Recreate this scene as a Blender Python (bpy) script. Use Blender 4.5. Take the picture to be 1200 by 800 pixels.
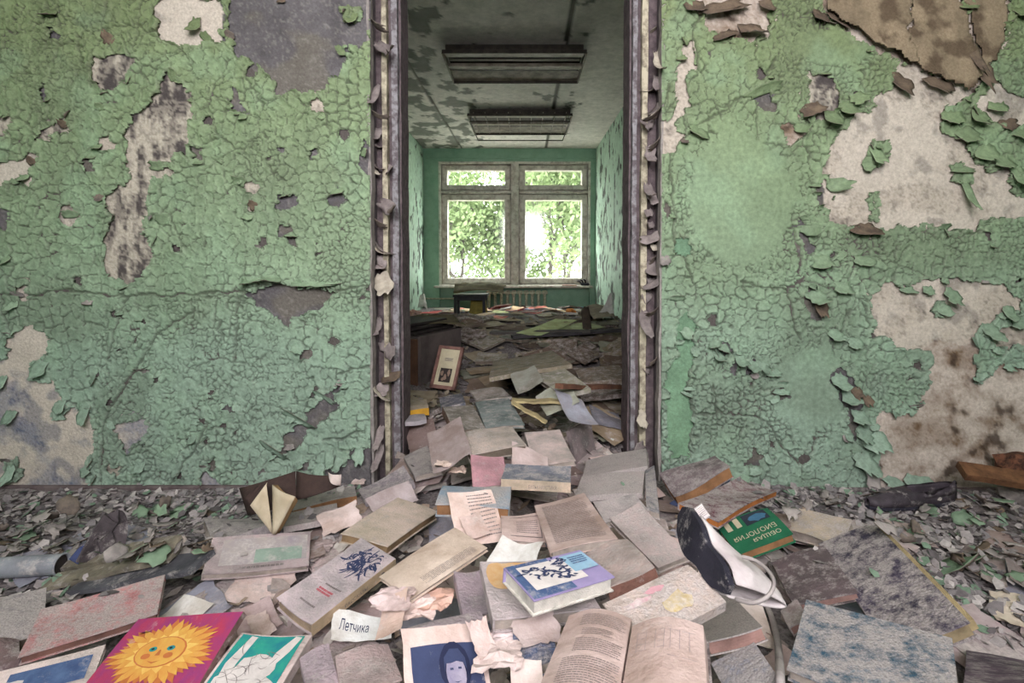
import bpy, math, random
import numpy as np
from mathutils import Vector, Matrix

# ---------------------------------------------------------------- scene, camera, light
for _o in list(bpy.data.objects):
    bpy.data.objects.remove(_o)
S = bpy.context.scene
COL = S.collection
rnd = random.Random(11)
nrng = np.random.default_rng(11)

FPX, CX, CY, TILT = 600.0, 614.0, 329.0, math.radians(2.0)
EYE = np.array([0.0, 0.0, 1.0])
cd = bpy.data.cameras.new('camera')
cam = bpy.data.objects.new('camera', cd)
COL.objects.link(cam)
cd.sensor_width = 36.0
cd.lens = 18.0
cd.clip_start = 0.02
cd.shift_x = (600.0 - CX) / 1200.0
cd.shift_y = (CY - 400.0) / 1200.0
cam.location = EYE
cam.rotation_euler = (math.pi / 2 - TILT, 0, 0)
S.camera = cam

world = bpy.data.worlds.new('overcast_sky')
S.world = world
world.use_nodes = True
_wn = world.node_tree.nodes
_bg = _wn['Background']
_bg.inputs[0].default_value = (1.0, 0.965, 0.985, 1)
_bg.inputs[1].default_value = 5.0

S.view_settings.view_transform = 'Standard'
S.view_settings.look = 'None'
S.view_settings.gamma = 1.0
S.view_settings.use_curve_mapping = False
S.view_settings.exposure = 2.32
try:
    S.cycles.use_denoising = True
    S.cycles.max_bounces = 8
    S.cycles.diffuse_bounces = 5
    S.cycles.transparent_max_bounces = 12
    S.cycles.caustics_reflective = False
    S.cycles.caustics_refractive = False
except Exception:
    pass

YW = 2.15            # face of the partition wall
YB = 7.79            # window wall of the back room
XL, XR = -1.52, 1.09 # side walls of the back room
ZC = 2.727           # ceilings
DXL, DXR = -0.645, 0.577   # doorway
RX, RY0 = 2.6, -0.9  # front room half width and rear wall

def portal(name, loc, rot, sx, sy):
    l = bpy.data.lights.new(name, 'AREA')
    l.shape = 'RECTANGLE'
    l.size, l.size_y = sx, sy
    l.cycles.is_portal = True
    o = bpy.data.objects.new(name, l)
    COL.objects.link(o)
    o.location, o.rotation_euler = loc, rot
    return o
# daylight enters through the back room window and an unseen window behind the camera, sized and centred for the falloff
portal('daylight_portal_back', (-0.143, YB + 0.16, 1.59), (-math.pi / 2, 0, 0), 2.25, 1.85)
portal('daylight_portal_front', (0.0, RY0 - 0.02, 2.05), (math.pi / 2, 0, 0), 2.1, 1.1)

# ---------------------------------------------------------------- helpers
def lin(c):
    c = np.asarray(c, float) / 255.0
    return np.where(c <= 0.04045, c / 12.92, ((c + 0.055) / 1.055) ** 2.4)

def rays(px, py):
    px = np.asarray(px, float); py = np.asarray(py, float)
    x = (px - CX) / FPX; y = -(py - CY) / FPX
    a = math.pi / 2 - TILT
    return np.stack([x, y * math.cos(a) + math.sin(a), y * math.sin(a) - math.cos(a)], -1)

def at(px, py, Y):
    d = rays(px, py)
    return EYE + d * (Y / d[..., 1])[..., None]

def project(P):
    P = np.asarray(P, float) - EYE
    a = math.pi / 2 - TILT
    yc = P[..., 1] * math.cos(a) + P[..., 2] * math.sin(a)
    zc = -P[..., 1] * math.sin(a) + P[..., 2] * math.cos(a)
    return np.stack([CX + FPX * P[..., 0] / -zc, CY - FPX * yc / -zc], -1)

_TAB = np.random.default_rng(5).random((8, 257, 257))
def vnoise(x, y, seed=0):
    t = _TAB[seed % 8]
    ox = (seed * 37.7) % 200
    x = np.asarray(x, float) + ox; y = np.asarray(y, float) + ox * 1.7
    ix = np.floor(x).astype(int); iy = np.floor(y).astype(int)
    fx = x - ix; fy = y - iy
    fx = fx * fx * (3 - 2 * fx); fy = fy * fy * (3 - 2 * fy)
    ix %= 256; iy %= 256
    a = t[ix, iy]; b = t[ix + 1, iy]; c = t[ix, iy + 1]; d = t[ix + 1, iy + 1]
    return a * (1 - fx) * (1 - fy) + b * fx * (1 - fy) + c * (1 - fx) * fy + d * fx * fy

def fbm(x, y, octv=4, seed=0):
    s = 0.0; amp = 0.5; tot = 0.0; x = np.asarray(x, float); y = np.asarray(y, float)
    for k in range(octv):
        s = s + amp * vnoise(x, y, seed + k); tot += amp; amp *= 0.5
        x, y = 1.62 * x - 1.18 * y, 1.18 * x + 1.62 * y
    return s / tot

def sst(a, b, x):
    t = np.clip((np.asarray(x, float) - a) / (b - a), 0, 1)
    return t * t * (3 - 2 * t)

def pip(px, py, poly):
    inside = np.zeros(px.shape, bool)
    n = len(poly)
    for i in range(n):
        x0, y0 = poly[i]; x1, y1 = poly[(i + 1) % n]
        if y0 == y1: continue
        c = ((y0 > py) != (y1 > py)) & (px < (x1 - x0) * (py - y0) / (y1 - y0) + x0)
        inside ^= c
    return inside

def pline_dist(px, py, pts):
    d = np.full(px.shape, 1e9)
    for (x0, y0), (x1, y1) in zip(pts[:-1], pts[1:]):
        dx, dy = x1 - x0, y1 - y0
        t = np.clip(((px - x0) * dx + (py - y0) * dy) / (dx * dx + dy * dy + 1e-9), 0, 1)
        d = np.minimum(d, np.hypot(px - x0 - t * dx, py - y0 - t * dy))
    return d

def mesh(name, V, Fc, mats, parent=None, smooth=False, midx=None, col=None, loc=None, kind=None):
    """one mesh object; V are world coordinates (or local to loc / parent)"""
    V = np.asarray(V, float).reshape(-1, 3)
    org = np.zeros(3)
    if parent is not None: org = np.array(parent.matrix_basis.translation) if parent.parent is None else np.array(parent.parent.matrix_basis.translation) + np.array(parent.matrix_basis.translation)
    if loc is not None and parent is None: org = np.asarray(loc, float)
    me = bpy.data.meshes.new(name)
    me.from_pydata((V - org).tolist(), [], Fc)
    for m in (mats if isinstance(mats, (list, tuple)) else [mats]): me.materials.append(m)
    if midx is not None: me.polygons.foreach_set('material_index', np.asarray(midx, np.int32))
    if smooth: me.polygons.foreach_set('use_smooth', np.ones(len(me.polygons), bool))
    if col is not None:
        a = me.color_attributes.new('tint', 'FLOAT_COLOR', 'POINT')
        c4 = np.ones((len(V), 4), np.float32); c4[:, :3] = col
        a.data.foreach_set('color', c4.ravel())
    me.update()
    o = bpy.data.objects.new(name, me)
    COL.objects.link(o)
    if parent is not None: o.parent = parent
    elif loc is not None: o.location = org
    if kind: o['kind'] = kind
    return o

def grid_mesh(name, P, keep, m, parent=None, col=None, smooth=True, kind=None):
    """P (n,m,3) world grid, keep (n-1,m-1) face mask; unused vertices dropped"""
    n, mm = P.shape[:2]
    idx = np.arange(n * mm).reshape(n, mm)
    q = np.stack([idx[:-1, :-1], idx[1:, :-1], idx[1:, 1:], idx[:-1, 1:]], -1)[keep]
    used = np.unique(q)
    remap = np.full(n * mm, -1, np.int64); remap[used] = np.arange(len(used))
    q = remap[q].astype(np.int32)
    V = P.reshape(-1, 3)[used]
    org = np.zeros(3)
    if parent is not None: org = np.array(parent.location)
    me = bpy.data.meshes.new(name)
    me.vertices.add(len(V)); me.vertices.foreach_set('co', (V - org).astype(np.float32).ravel())
    me.loops.add(q.size); me.loops.foreach_set('vertex_index', q.ravel())
    me.polygons.add(len(q))
    me.polygons.foreach_set('loop_start', np.arange(0, q.size, 4, dtype=np.int32))
    me.polygons.foreach_set('use_smooth', np.full(len(q), smooth))
    me.update(calc_edges=True); me.validate()
    me.materials.append(m)
    if col is not None:
        a = me.color_attributes.new('tint', 'FLOAT_COLOR', 'POINT')
        c4 = np.ones((len(V), 4), np.float32); c4[:, :3] = col.reshape(-1, 3)[used]
        a.data.foreach_set('color', c4.ravel())
    o = bpy.data.objects.new(name, me)
    COL.objects.link(o)
    if parent is not None: o.parent = parent
    if kind: o['kind'] = kind
    return o

def box(x0, x1, y0, y1, z0, z1):
    V = [(x, y, z) for z in (z0, z1) for y in (y0, y1) for x in (x0, x1)]
    Fc = [(0, 2, 3, 1), (4, 5, 7, 6), (0, 1, 5, 4), (2, 6, 7, 3), (0, 4, 6, 2), (1, 3, 7, 5)]
    return V, Fc

def bev_box(x0, x1, y0, y1, z0, z1, b=0.004):
    V = []; Fc = []
    for (zz, i) in ((z0, b), (z0 + b, 0), (z1 - b, 0), (z1, b)):
        V += [(x0 + i + 0, y0 + i, zz), (x1 - i, y0 + i, zz), (x1 - i, y1 - i, zz), (x0 + i, y1 - i, zz)]
    Fc.append((3, 2, 1, 0)); Fc.append((12, 13, 14, 15))
    for k in range(3):
        for i in range(4):
            j = (i + 1) % 4
            Fc.append((k * 4 + i, k * 4 + j, k * 4 + 4 + j, k * 4 + 4 + i))
    return V, Fc

def join(*vf):
    V = []; Fc = []
    for v, f in vf:
        n = len(V); V += [tuple(p) for p in v]; Fc += [tuple(i + n for i in q) for q in f]
    return V, Fc

def xf(vf, M):
    return [tuple(M @ Vector(p)) for p in vf[0]], vf[1]

def tube(pts, r, n=8, cap=True):
    pts = [np.asarray(p, float) for p in pts]
    rr = r if isinstance(r, (list, tuple, np.ndarray)) else [r] * len(pts)
    V = []; Fc = []
    up = np.array([0.0, 0, 1])
    prev = None
    for i, p in enumerate(pts):
        d = pts[min(i + 1, len(pts) - 1)] - pts[max(i - 1, 0)]
        d = d / (np.linalg.norm(d) + 1e-9)
        if prev is None:
            a = np.cross(d, up if abs(d[2]) < 0.9 else np.array([1.0, 0, 0]))
        else:
            a = prev - d * np.dot(prev, d)
        a /= np.linalg.norm(a) + 1e-9; prev = a
        b = np.cross(d, a)
        for k in range(n):
            t = 2 * math.pi * k / n
            V.append(tuple(p + rr[i] * (math.cos(t) * a + math.sin(t) * b)))
    for i in range(len(pts) - 1):
        for k in range(n):
            j = (k + 1) % n
            Fc.append((i * n + k, i * n + j, (i + 1) * n + j, (i + 1) * n + k))
    if cap:
        Fc.append(tuple(range(n))[::-1]); Fc.append(tuple((len(pts) - 1) * n + k for k in range(n)))
    return V, Fc

def tag(o, label=None, cat=None, group=None, kind=None):
    if label: o['label'] = label
    if cat: o['category'] = cat
    if group: o['group'] = group
    if kind: o['kind'] = kind
    return o

def thing(name, label, cat, loc, group=None):
    o = bpy.data.objects.new(name, None)
    o.empty_display_size = 0.05
    COL.objects.link(o)
    o.location = tuple(float(v) for v in loc)
    return tag(o, label, cat, group)

# ---------------------------------------------------------------- materials
MATS = {}
def mat(name, rgb, rgb2=None, scale=12.0, rough=0.85, bump=0.25, bscale=90.0, dust=0.0, dcol=(206, 198, 196),
        attr=False, metal=0.0, vary=0.08, dscale=60.0, lo=0.35, hi=0.65):
    if name in MATS: return MATS[name]
    m = bpy.data.materials.new(name); m.use_nodes = True
    nt = m.node_tree; N = nt.nodes; L = nt.links
    b = N['Principled BSDF']
    b.inputs['Roughness'].default_value = rough
    b.inputs['Metallic'].default_value = metal
    b.inputs['Specular IOR Level'].default_value = 0.25
    tc = N.new('ShaderNodeTexCoord')
    oi = N.new('ShaderNodeObjectInfo')
    sh = N.new('ShaderNodeVectorMath'); sh.operation = 'MULTIPLY_ADD'
    sh.inputs[1].default_value = (37, 91, 53)
    L.new(oi.outputs['Random'], sh.inputs[0]); L.new(tc.outputs['Object'], sh.inputs[2])
    vec = sh.outputs[0]
    n1 = N.new('ShaderNodeTexNoise'); n1.inputs['Scale'].default_value = scale; n1.inputs['Detail'].default_value = 6; n1.inputs['Roughness'].default_value = 0.65
    L.new(vec, n1.inputs['Vector'])
    mr = N.new('ShaderNodeMapRange'); mr.inputs['From Min'].default_value = lo; mr.inputs['From Max'].default_value = hi
    L.new(n1.outputs['Fac'], mr.inputs['Value'])
    mx = N.new('ShaderNodeMix'); mx.data_type = 'RGBA'
    L.new(mr.outputs['Result'], mx.inputs['Factor'])
    c1 = lin(rgb); c2 = lin(rgb2) if rgb2 is not None else c1 * 0.8
    if attr:
        at_ = N.new('ShaderNodeAttribute'); at_.attribute_name = 'tint'
        dk = N.new('ShaderNodeMix'); dk.data_type = 'RGBA'; dk.blend_type = 'MULTIPLY'; dk.inputs['Factor'].default_value = 1
        dk.inputs[7].default_value = (*c2, 1)
        L.new(at_.outputs['Color'], dk.inputs[6])
        L.new(at_.outputs['Color'], mx.inputs[6]); L.new(dk.outputs[2], mx.inputs[7])
    else:
        mx.inputs[6].default_value = (*c1, 1); mx.inputs[7].default_value = (*c2, 1)
    col = mx.outputs[2]
    if dust > 0:
        n2 = N.new('ShaderNodeTexNoise'); n2.inputs['Scale'].default_value = dscale * 0.22; n2.inputs['Detail'].default_value = 9; n2.inputs['Roughness'].default_value = 0.78
        L.new(vec, n2.inputs['Vector'])
        m2 = N.new('ShaderNodeMapRange'); e = 0.5 - (dust - 0.5) * 0.42
        m2.inputs['From Min'].default_value = e - 0.07; m2.inputs['From Max'].default_value = e + 0.09
        m2.inputs['To Max'].default_value = 0.85
        L.new(n2.outputs['Fac'], m2.inputs['Value'])
        n3 = N.new('ShaderNodeTexNoise'); n3.inputs['Scale'].default_value = dscale * 2.2; n3.inputs['Detail'].default_value = 4
        L.new(vec, n3.inputs['Vector'])
        dm = N.new('ShaderNodeMix'); dm.data_type = 'RGBA'
        m4 = N.new('ShaderNodeMapRange'); m4.inputs['From Min'].default_value = 0.38; m4.inputs['From Max'].default_value = 0.62
        L.new(n3.outputs['Fac'], m4.inputs['Value']); L.new(m4.outputs['Result'], dm.inputs['Factor'])
        dm.inputs[6].default_value = (*(lin(dcol) * 0.72), 1); dm.inputs[7].default_value = (*lin(dcol), 1)
        m3 = N.new('ShaderNodeMix'); m3.data_type = 'RGBA'
        L.new(m2.outputs['Result'], m3.inputs['Factor']); L.new(col, m3.inputs[6]); L.new(dm.outputs[2], m3.inputs[7])
        col = m3.outputs[2]
    if vary > 0:
        hs = N.new('ShaderNodeHueSaturation')
        mv = N.new('ShaderNodeMapRange'); mv.inputs['To Min'].default_value = 1 - vary; mv.inputs['To Max'].default_value = 1 + vary
        L.new(oi.outputs['Random'], mv.inputs['Value']); L.new(mv.outputs['Result'], hs.inputs['Value'])
        L.new(col, hs.inputs['Color']); col = hs.outputs['Color']
    L.new(col, b.inputs['Base Color'])
    if bump > 0:
        nb = N.new('ShaderNodeTexNoise'); nb.inputs['Scale'].default_value = bscale; nb.inputs['Detail'].default_value = 5; nb.inputs['Roughness'].default_value = 0.65
        L.new(vec, nb.inputs['Vector'])
        bp = N.new('ShaderNodeBump'); bp.inputs['Strength'].default_value = bump; bp.inputs['Distance'].default_value = 0.01
        L.new(nb.outputs['Fac'], bp.inputs['Height']); L.new(bp.outputs['Normal'], b.inputs['Normal'])
    MATS[name] = m
    return m

def glass_mat():
    m = bpy.data.materials.new('window_glass'); m.use_nodes = True
    nt = m.node_tree; N = nt.nodes; L = nt.links
    N.remove(N['Principled BSDF'])
    tr = N.new('ShaderNodeBsdfTransparent'); tr.inputs[0].default_value = (0.93, 0.96, 0.94, 1)
    gl = N.new('ShaderNodeBsdfGlossy'); gl.inputs['Roughness'].default_value = 0.08
    df = N.new('ShaderNodeBsdfDiffuse'); df.inputs[0].default_value = (0.8, 0.8, 0.78, 1)
    m1 = N.new('ShaderNodeMixShader'); m1.inputs[0].default_value = 0.05
    m2 = N.new('ShaderNodeMixShader'); m2.inputs[0].default_value = 0.04
    L.new(tr.outputs[0], m1.inputs[1]); L.new(gl.outputs[0], m1.inputs[2])
    L.new(m1.outputs[0], m2.inputs[1]); L.new(df.outputs[0], m2.inputs[2])
    L.new(m2.outputs[0], N['Material Output'].inputs['Surface'])
    return m

M_PAINT = mat('cracked_green_paint', (255, 255, 255), (214, 214, 214), scale=55, rough=0.62, bump=0.25, bscale=140, attr=True, vary=0)
M_PLASTER = mat('bare_plaster', (255, 255, 255), (222, 220, 218), scale=90, rough=0.95, bump=0.5, bscale=110, attr=True, vary=0)
M_FLAKE_F = mat('green_flake_front', (128, 150, 126), (108, 130, 108), scale=30, rough=0.65, bump=0.15, vary=0.14)
M_FLAKE_B = mat('flake_back', (128, 116, 106), (96, 88, 84), scale=40, rough=0.95, bump=0.4, vary=0.2)
M_FLAKE_BR = mat('brown_flake_front', (124, 108, 92), (86, 74, 66), scale=22, rough=0.9, bump=0.4, vary=0.15)
M_FLAKE_GR = mat('grey_flake_front', (168, 160, 156), (132, 126, 124), scale=30, rough=0.85, bump=0.3, vary=0.15)
M_CREAM = mat('cream_old_paint', (186, 178, 156), (126, 118, 104), scale=26, rough=0.75, bump=0.4, lo=0.42, hi=0.6)
M_DWOOD = mat('dark_frame_wood', (112, 100, 102), (78, 68, 72), scale=30, rough=0.9, bump=0.5)
M_GWOOD = mat('grey_blue_frame_paint', (150, 148, 152), (104, 96, 100), scale=34, rough=0.8, bump=0.5, lo=0.42, hi=0.58)
M_REVEAL = mat('reveal_plaster', (112, 104, 108), (84, 76, 80), scale=18, rough=0.95, bump=0.6)
M_SIDE = mat('room_wall_paint', (128, 164, 138), (112, 146, 122), scale=6, rough=0.8)
M_CEIL = mat('grimy_ceiling', (206, 202, 192), (150, 146, 136), scale=2.2, rough=0.95, bump=0.2)
M_FLOORB = mat('floor_boards', (92, 86, 84), (70, 64, 64), scale=8, rough=0.95)
# ---------------------------------------------------------------- the partition wall with its cracked paint coat
def voronoi(u, v, size, seed, jit=0.85):
    t = np.random.default_rng(seed).random((3, 512, 512))
    gx = u / size; gy = v / size
    ix = np.floor(gx).astype(int); iy = np.floor(gy).astype(int)
    f1 = np.full(u.shape, 1e9); f2 = np.full(u.shape, 1e9)
    s1x = np.zeros(u.shape); s1y = np.zeros(u.shape); s2x = np.zeros(u.shape); s2y = np.zeros(u.shape); h = np.zeros(u.shape)
    for di in (-1, 0, 1):
        for dj in (-1, 0, 1):
            cx = ix + di; cy = iy + dj
            sx = cx + 0.5 + jit * (t[0, cx % 512, cy % 512] - 0.5)
            sy = cy + 0.5 + jit * (t[1, cx % 512, cy % 512] - 0.5)
            d = (gx - sx) ** 2 + (gy - sy) ** 2
            c1 = d < f1; c2 = (~c1) & (d < f2)
            f2 = np.where(c1, f1, np.where(c2, d, f2)); s2x = np.where(c1, s1x, np.where(c2, sx, s2x)); s2y = np.where(c1, s1y, np.where(c2, sy, s2y))
            f1 = np.where(c1, d, f1); s1x = np.where(c1, sx, s1x); s1y = np.where(c1, sy, s1y); h = np.where(c1, t[2, cx % 512, cy % 512], h)
    e = (f2 - f1) / (2 * np.hypot(s2x - s1x, s2y - s1y) + 1e-6) * size
    return e, s1x * size, s1y * size, h, (gx - s1x), (gy - s1y)

def dilate(m, n):
    m = m.copy()
    for k in range(n):
        a = m.copy()
        a[1:] |= m[:-1]; a[:-1] |= m[1:]; a[:, 1:] |= m[:, :-1]; a[:, :-1] |= m[:, 1:]
        m = a
    return m

def steps(a, b, fa, fb, fine=1.25, coarse=4.0):
    p = []
    if a < fa: p += list(np.arange(a, fa, coarse))
    lo, hi = max(a, fa), min(b, fb)
    p += list(np.arange(lo, hi, fine))
    if b > fb: p += list(np.arange(fb, b, coarse))
    p.append(b)
    return np.array(p)

PCOL = {'W': (206, 196, 186), 'G': (104, 101, 104), 'B': (168, 150, 130), 'D': (124, 158, 130), 'S': (172, 164, 154)}

# bare patches, traced on the wall plane (pixels of the photo)
L_PATCH = [
 ('W', [(184,8),(200,-4),(262,-4),(265,35),(240,52),(215,55),(190,45)]),
 ('G', [(268,-90),(432,-90),(436,50),(408,58),(402,92),(385,100),(372,116),(358,108),(340,105),(326,112),(316,90),(300,74),(285,70),(268,45)]),
 ('S', [(106,65),(125,70),(150,62),(162,72),(150,85),(145,102),(118,104),(105,85)]),
 ('S', [(197,86),(212,92),(226,115),(224,180),(198,186),(184,200),(178,225),(172,260),(176,285),(182,300),(165,325),(148,332),(128,325),(122,300),(130,270),(126,228),(140,218),(157,205),(146,182),(148,150),(178,118)]),
 ('S', [(-4,137),(14,140),(12,160),(-4,162)]), ('G', [(47,112),(52,97),(60,95),(58,110),(50,124)]), ('G', [(60,32),(66,34),(77,42),(76,48),(61,45)]),
 ('S', [(38,172),(48,155),(60,146),(78,138),(80,150),(65,158),(50,170)]), ('W', [(-4,190),(20,188),(40,180),(48,185),(38,198),(36,218),(22,210),(-4,215)]),
 ('W', [(68,248),(80,240),(95,250),(92,261),(70,259)]), ('G', [(100,190),(110,184),(116,196),(112,207),(101,205)]), ('W', [(117,165),(130,160),(137,170),(134,178),(118,176)]),
 ('S', [(182,200),(195,193),(207,196),(204,207),(184,207)]), ('G', [(-4,243),(9,246),(12,262),(3,271),(-4,268)]),
 ('G', [(325,230),(340,227),(353,231),(351,240),(335,247),(326,245)]), ('G', [(385,224),(398,218),(406,230),(403,240),(388,238)]),
 ('G', [(421,175),(427,160),(436,170),(436,203),(425,200),(419,190)]), ('G', [(323,172),(330,169),(333,178),(326,182)]), ('G', [(362,178),(370,175),(373,185),(366,189)]),
 ('G', [(270,100),(278,97),(284,125),(282,140),(273,130)]), ('S', [(284,215),(300,211),(309,218),(305,230),(288,228)]), ('W', [(289,238),(300,235),(302,247),(292,250)]),
 ('G', [(327,268),(340,266),(351,290),(342,283),(330,278)]), ('W', [(366,120),(374,115),(381,128),(376,136),(367,133)]), ('G', [(228,172),(238,167),(245,180),(238,189),(229,186)]),
 ('G', [(288,341),(300,340),(330,333),(395,336),(384,352),(376,362),(350,368),(336,380),(322,370),(308,362)]),
 ('G', [(402,446),(396,462),(393,478),(380,492),(364,507),(355,522),(335,528),(318,545),(302,559),(312,540),(338,513),(358,490),(373,468),(390,456)]),
 ('G', [(446,518),(433,522),(410,527),(400,538),(380,550),(376,595),(446,595)]),
 ('G', [(354,410),(362,402),(367,410),(360,421),(353,419)]), ('G', [(350,543),(362,540),(363,551),(352,551)]), ('G', [(259,478),(270,475),(279,482),(268,486)]),
 ('W', [(222,582),(235,562),(245,552),(256,558),(262,575),(262,600),(220,600)]), ('G', [(241,540),(252,537),(258,548),(246,552)]),
 ('W', [(8,398),(20,388),(38,384),(52,390),(58,405),(48,425),(55,440),(62,445),(72,460),(80,478),(105,478),(112,500),(110,530),(98,548),(108,560),(104,600),(-40,600),(-40,430),(0,420),(12,425)]),
 ('W', [(135,498),(150,490),(172,488),(175,500),(165,515),(152,529),(142,522)]), ('W', [(138,572),(155,570),(165,566),(190,570),(198,582),(195,600),(150,600)]),
 ('S', [(128,548),(138,545),(141,556),(131,560)]), ('W', [(46,392),(54,388),(59,405),(55,420),(47,414)]), ('W', [(23,334),(32,332),(34,350),(25,353)]),
 ('G', [(-80,30),(-40,20),(-35,90),(-70,110)]), ('S', [(-100,250),(-50,240),(-45,320),(-95,330)]),
]
L_KEEP = [[(39,424),(50,421),(62,432),(60,447),(46,447),(39,440)], [(64,474),(74,471),(80,480),(76,487),(65,486)], [(2,540),(18,538),(27,552),(24,566),(6,563)], [(400,10),(418,8),(422,20),(410,30)]]
L_CRACK = [[(-20,347),(20,345),(60,342),(105,343),(150,346),(200,345),(290,341)], [(395,338),(436,335)], [(229,360),(186,391),(155,437),(124,492),(120,540),(120,592)],
           [(240,495),(229,526),(200,569)], [(0,348),(14,391)], [(150,346),(140,380),(128,420)], [(290,341),(278,362),(274,420)], [(436,428),(410,430),(396,438)], [(380,515),(405,512),(430,505)]]
R_PATCH = [
 ('B', [(805,-90),(900,-90),(902,40),(880,52),(840,42),(815,18)]),
 ('W', [(796,52),(812,50),(815,80),(802,95),(806,120),(798,140),(785,140),(792,120),(788,95),(796,75)]),
 ('W', [(770,139),(792,140),(800,160),(790,184),(770,182)]),
 ('G', [(873,109),(890,105),(905,116),(917,132),(901,130),(882,119)]), ('B', [(918,145),(930,140),(944,152),(938,165),(922,168)]),
 ('S', [(948,90),(962,84),(978,90),(985,120),(975,142),(952,140),(946,115)]), ('G', [(954,218),(966,212),(974,225),(972,244),(958,240)]),  # the grey patch ending this row is shade, put in as bared plaster
 ('G', [(935,264),(942,260),(956,290),(950,298),(940,288)]), ('G', [(777,238),(785,238),(787,255),(778,257)]), ('D', [(789,278),(808,280),(811,302),(790,300)]),
 ('B', [(950,-90),(963,18),(1000,45),(1050,73),(1066,84),(1100,95),(1132,113),(1150,92),(1168,60),(1180,36),(1184,-90)]),
 ('W', [(1048,72),(1066,84),(1110,100),(1135,112),(1112,120),(1101,139),(1103,158),(1131,161),(1131,180),(1161,203),(1180,188),(1186,229),(1240,233),(1240,263),(1188,255),(1150,259),(1139,271),(1101,271),(1090,259),(1034,271),(989,264),(968,259),(976,225),(964,199),(977,161),(992,150),(1000,131),(1019,133),(1024,113),(1045,101)]),
 ('W', [(1140,120),(1165,95),(1190,110),(1230,125),(1230,150),(1180,150),(1160,140)]),
 ('W', [(1021,346),(1033,331),(1056,336),(1095,327),(1107,325),(1141,333),(1172,332),(1197,348),(1192,364),(1172,367),(1151,379),(1141,402),(1145,415),(1126,415),(1091,408),(1045,408),(1037,395),(1023,379)]),
 ('W', [(1161,387),(1180,380),(1230,382),(1230,404),(1170,406)]),
 ('B', [(1095,408),(1142,413),(1140,435),(1150,447),(1168,430),(1280,428),(1280,600),(1005,600),(1025,560),(1030,520),(1028,480),(1065,484),(1085,455),(1090,430)]),
 ('G', [(972,437),(985,428),(1000,448),(1012,475),(1008,500),(1000,517),(990,480),(978,455)]), ('G', [(940,340),(955,335),(965,350),(962,374),(945,368)]), ('G', [(969,381),(978,378),(984,398),(974,402)]),
 ('D', [(783,440),(795,405),(808,398),(812,420),(806,450),(811,480),(807,532),(785,537),(780,500),(782,460)]), ('D', [(790,372),(805,358),(814,375),(810,396),(795,393)]),
 ('G', [(866,548),(878,535),(882,518),(889,534),(899,534),(886,547)]), ('G', [(899,457),(915,453),(931,462),(915,468)]),
 ('G', [(834,402),(850,398),(858,410),(845,416)]), ('G', [(855,415),(866,412),(862,438),(854,440)]), ('G', [(872,425),(888,420),(886,436),(874,440)]),
 ('S', [(1250,60),(1310,70),(1300,180),(1260,170)]),
]
R_KEEP = [[(1008,194),(1020,164),(1042,170),(1044,182),(1025,196),(1018,206)], [(1017,226),(1028,224),(1029,259),(1018,260)], [(1113,198),(1125,193),(1142,200),(1138,214),(1118,212)], [(1091,366),(1104,355),(1110,368),(1095,376)], [(1124,4),(1136,-2),(1144,12),(1132,18)]]
R_CRACK = [[(812,483),(840,482),(875,486),(905,500),(918,525),(935,543),(950,525),(955,510)], [(870,330),(900,338),(922,340),(945,325)], [(922,340),(930,380),(936,396)], [(810,400),(806,450),(811,480),(807,535)],
           [(800,165),(830,140),(870,112)], [(905,68),(900,88)], [(820,0),(812,40),(818,80)], [(780,150),(790,220),(788,280),(815,330)], [(930,270),(938,320)], [(840,482),(836,450)]]

def paint_tone(v, u, side):  # two-coat hue by height, with the light's warm-to-cool shift put into the colour
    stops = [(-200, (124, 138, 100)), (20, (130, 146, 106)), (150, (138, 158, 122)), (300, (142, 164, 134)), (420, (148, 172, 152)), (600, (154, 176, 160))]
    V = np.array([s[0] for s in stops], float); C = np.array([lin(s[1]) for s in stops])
    return np.stack([np.interp(v, V, C[:, k]) for k in range(3)], -1)

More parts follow.
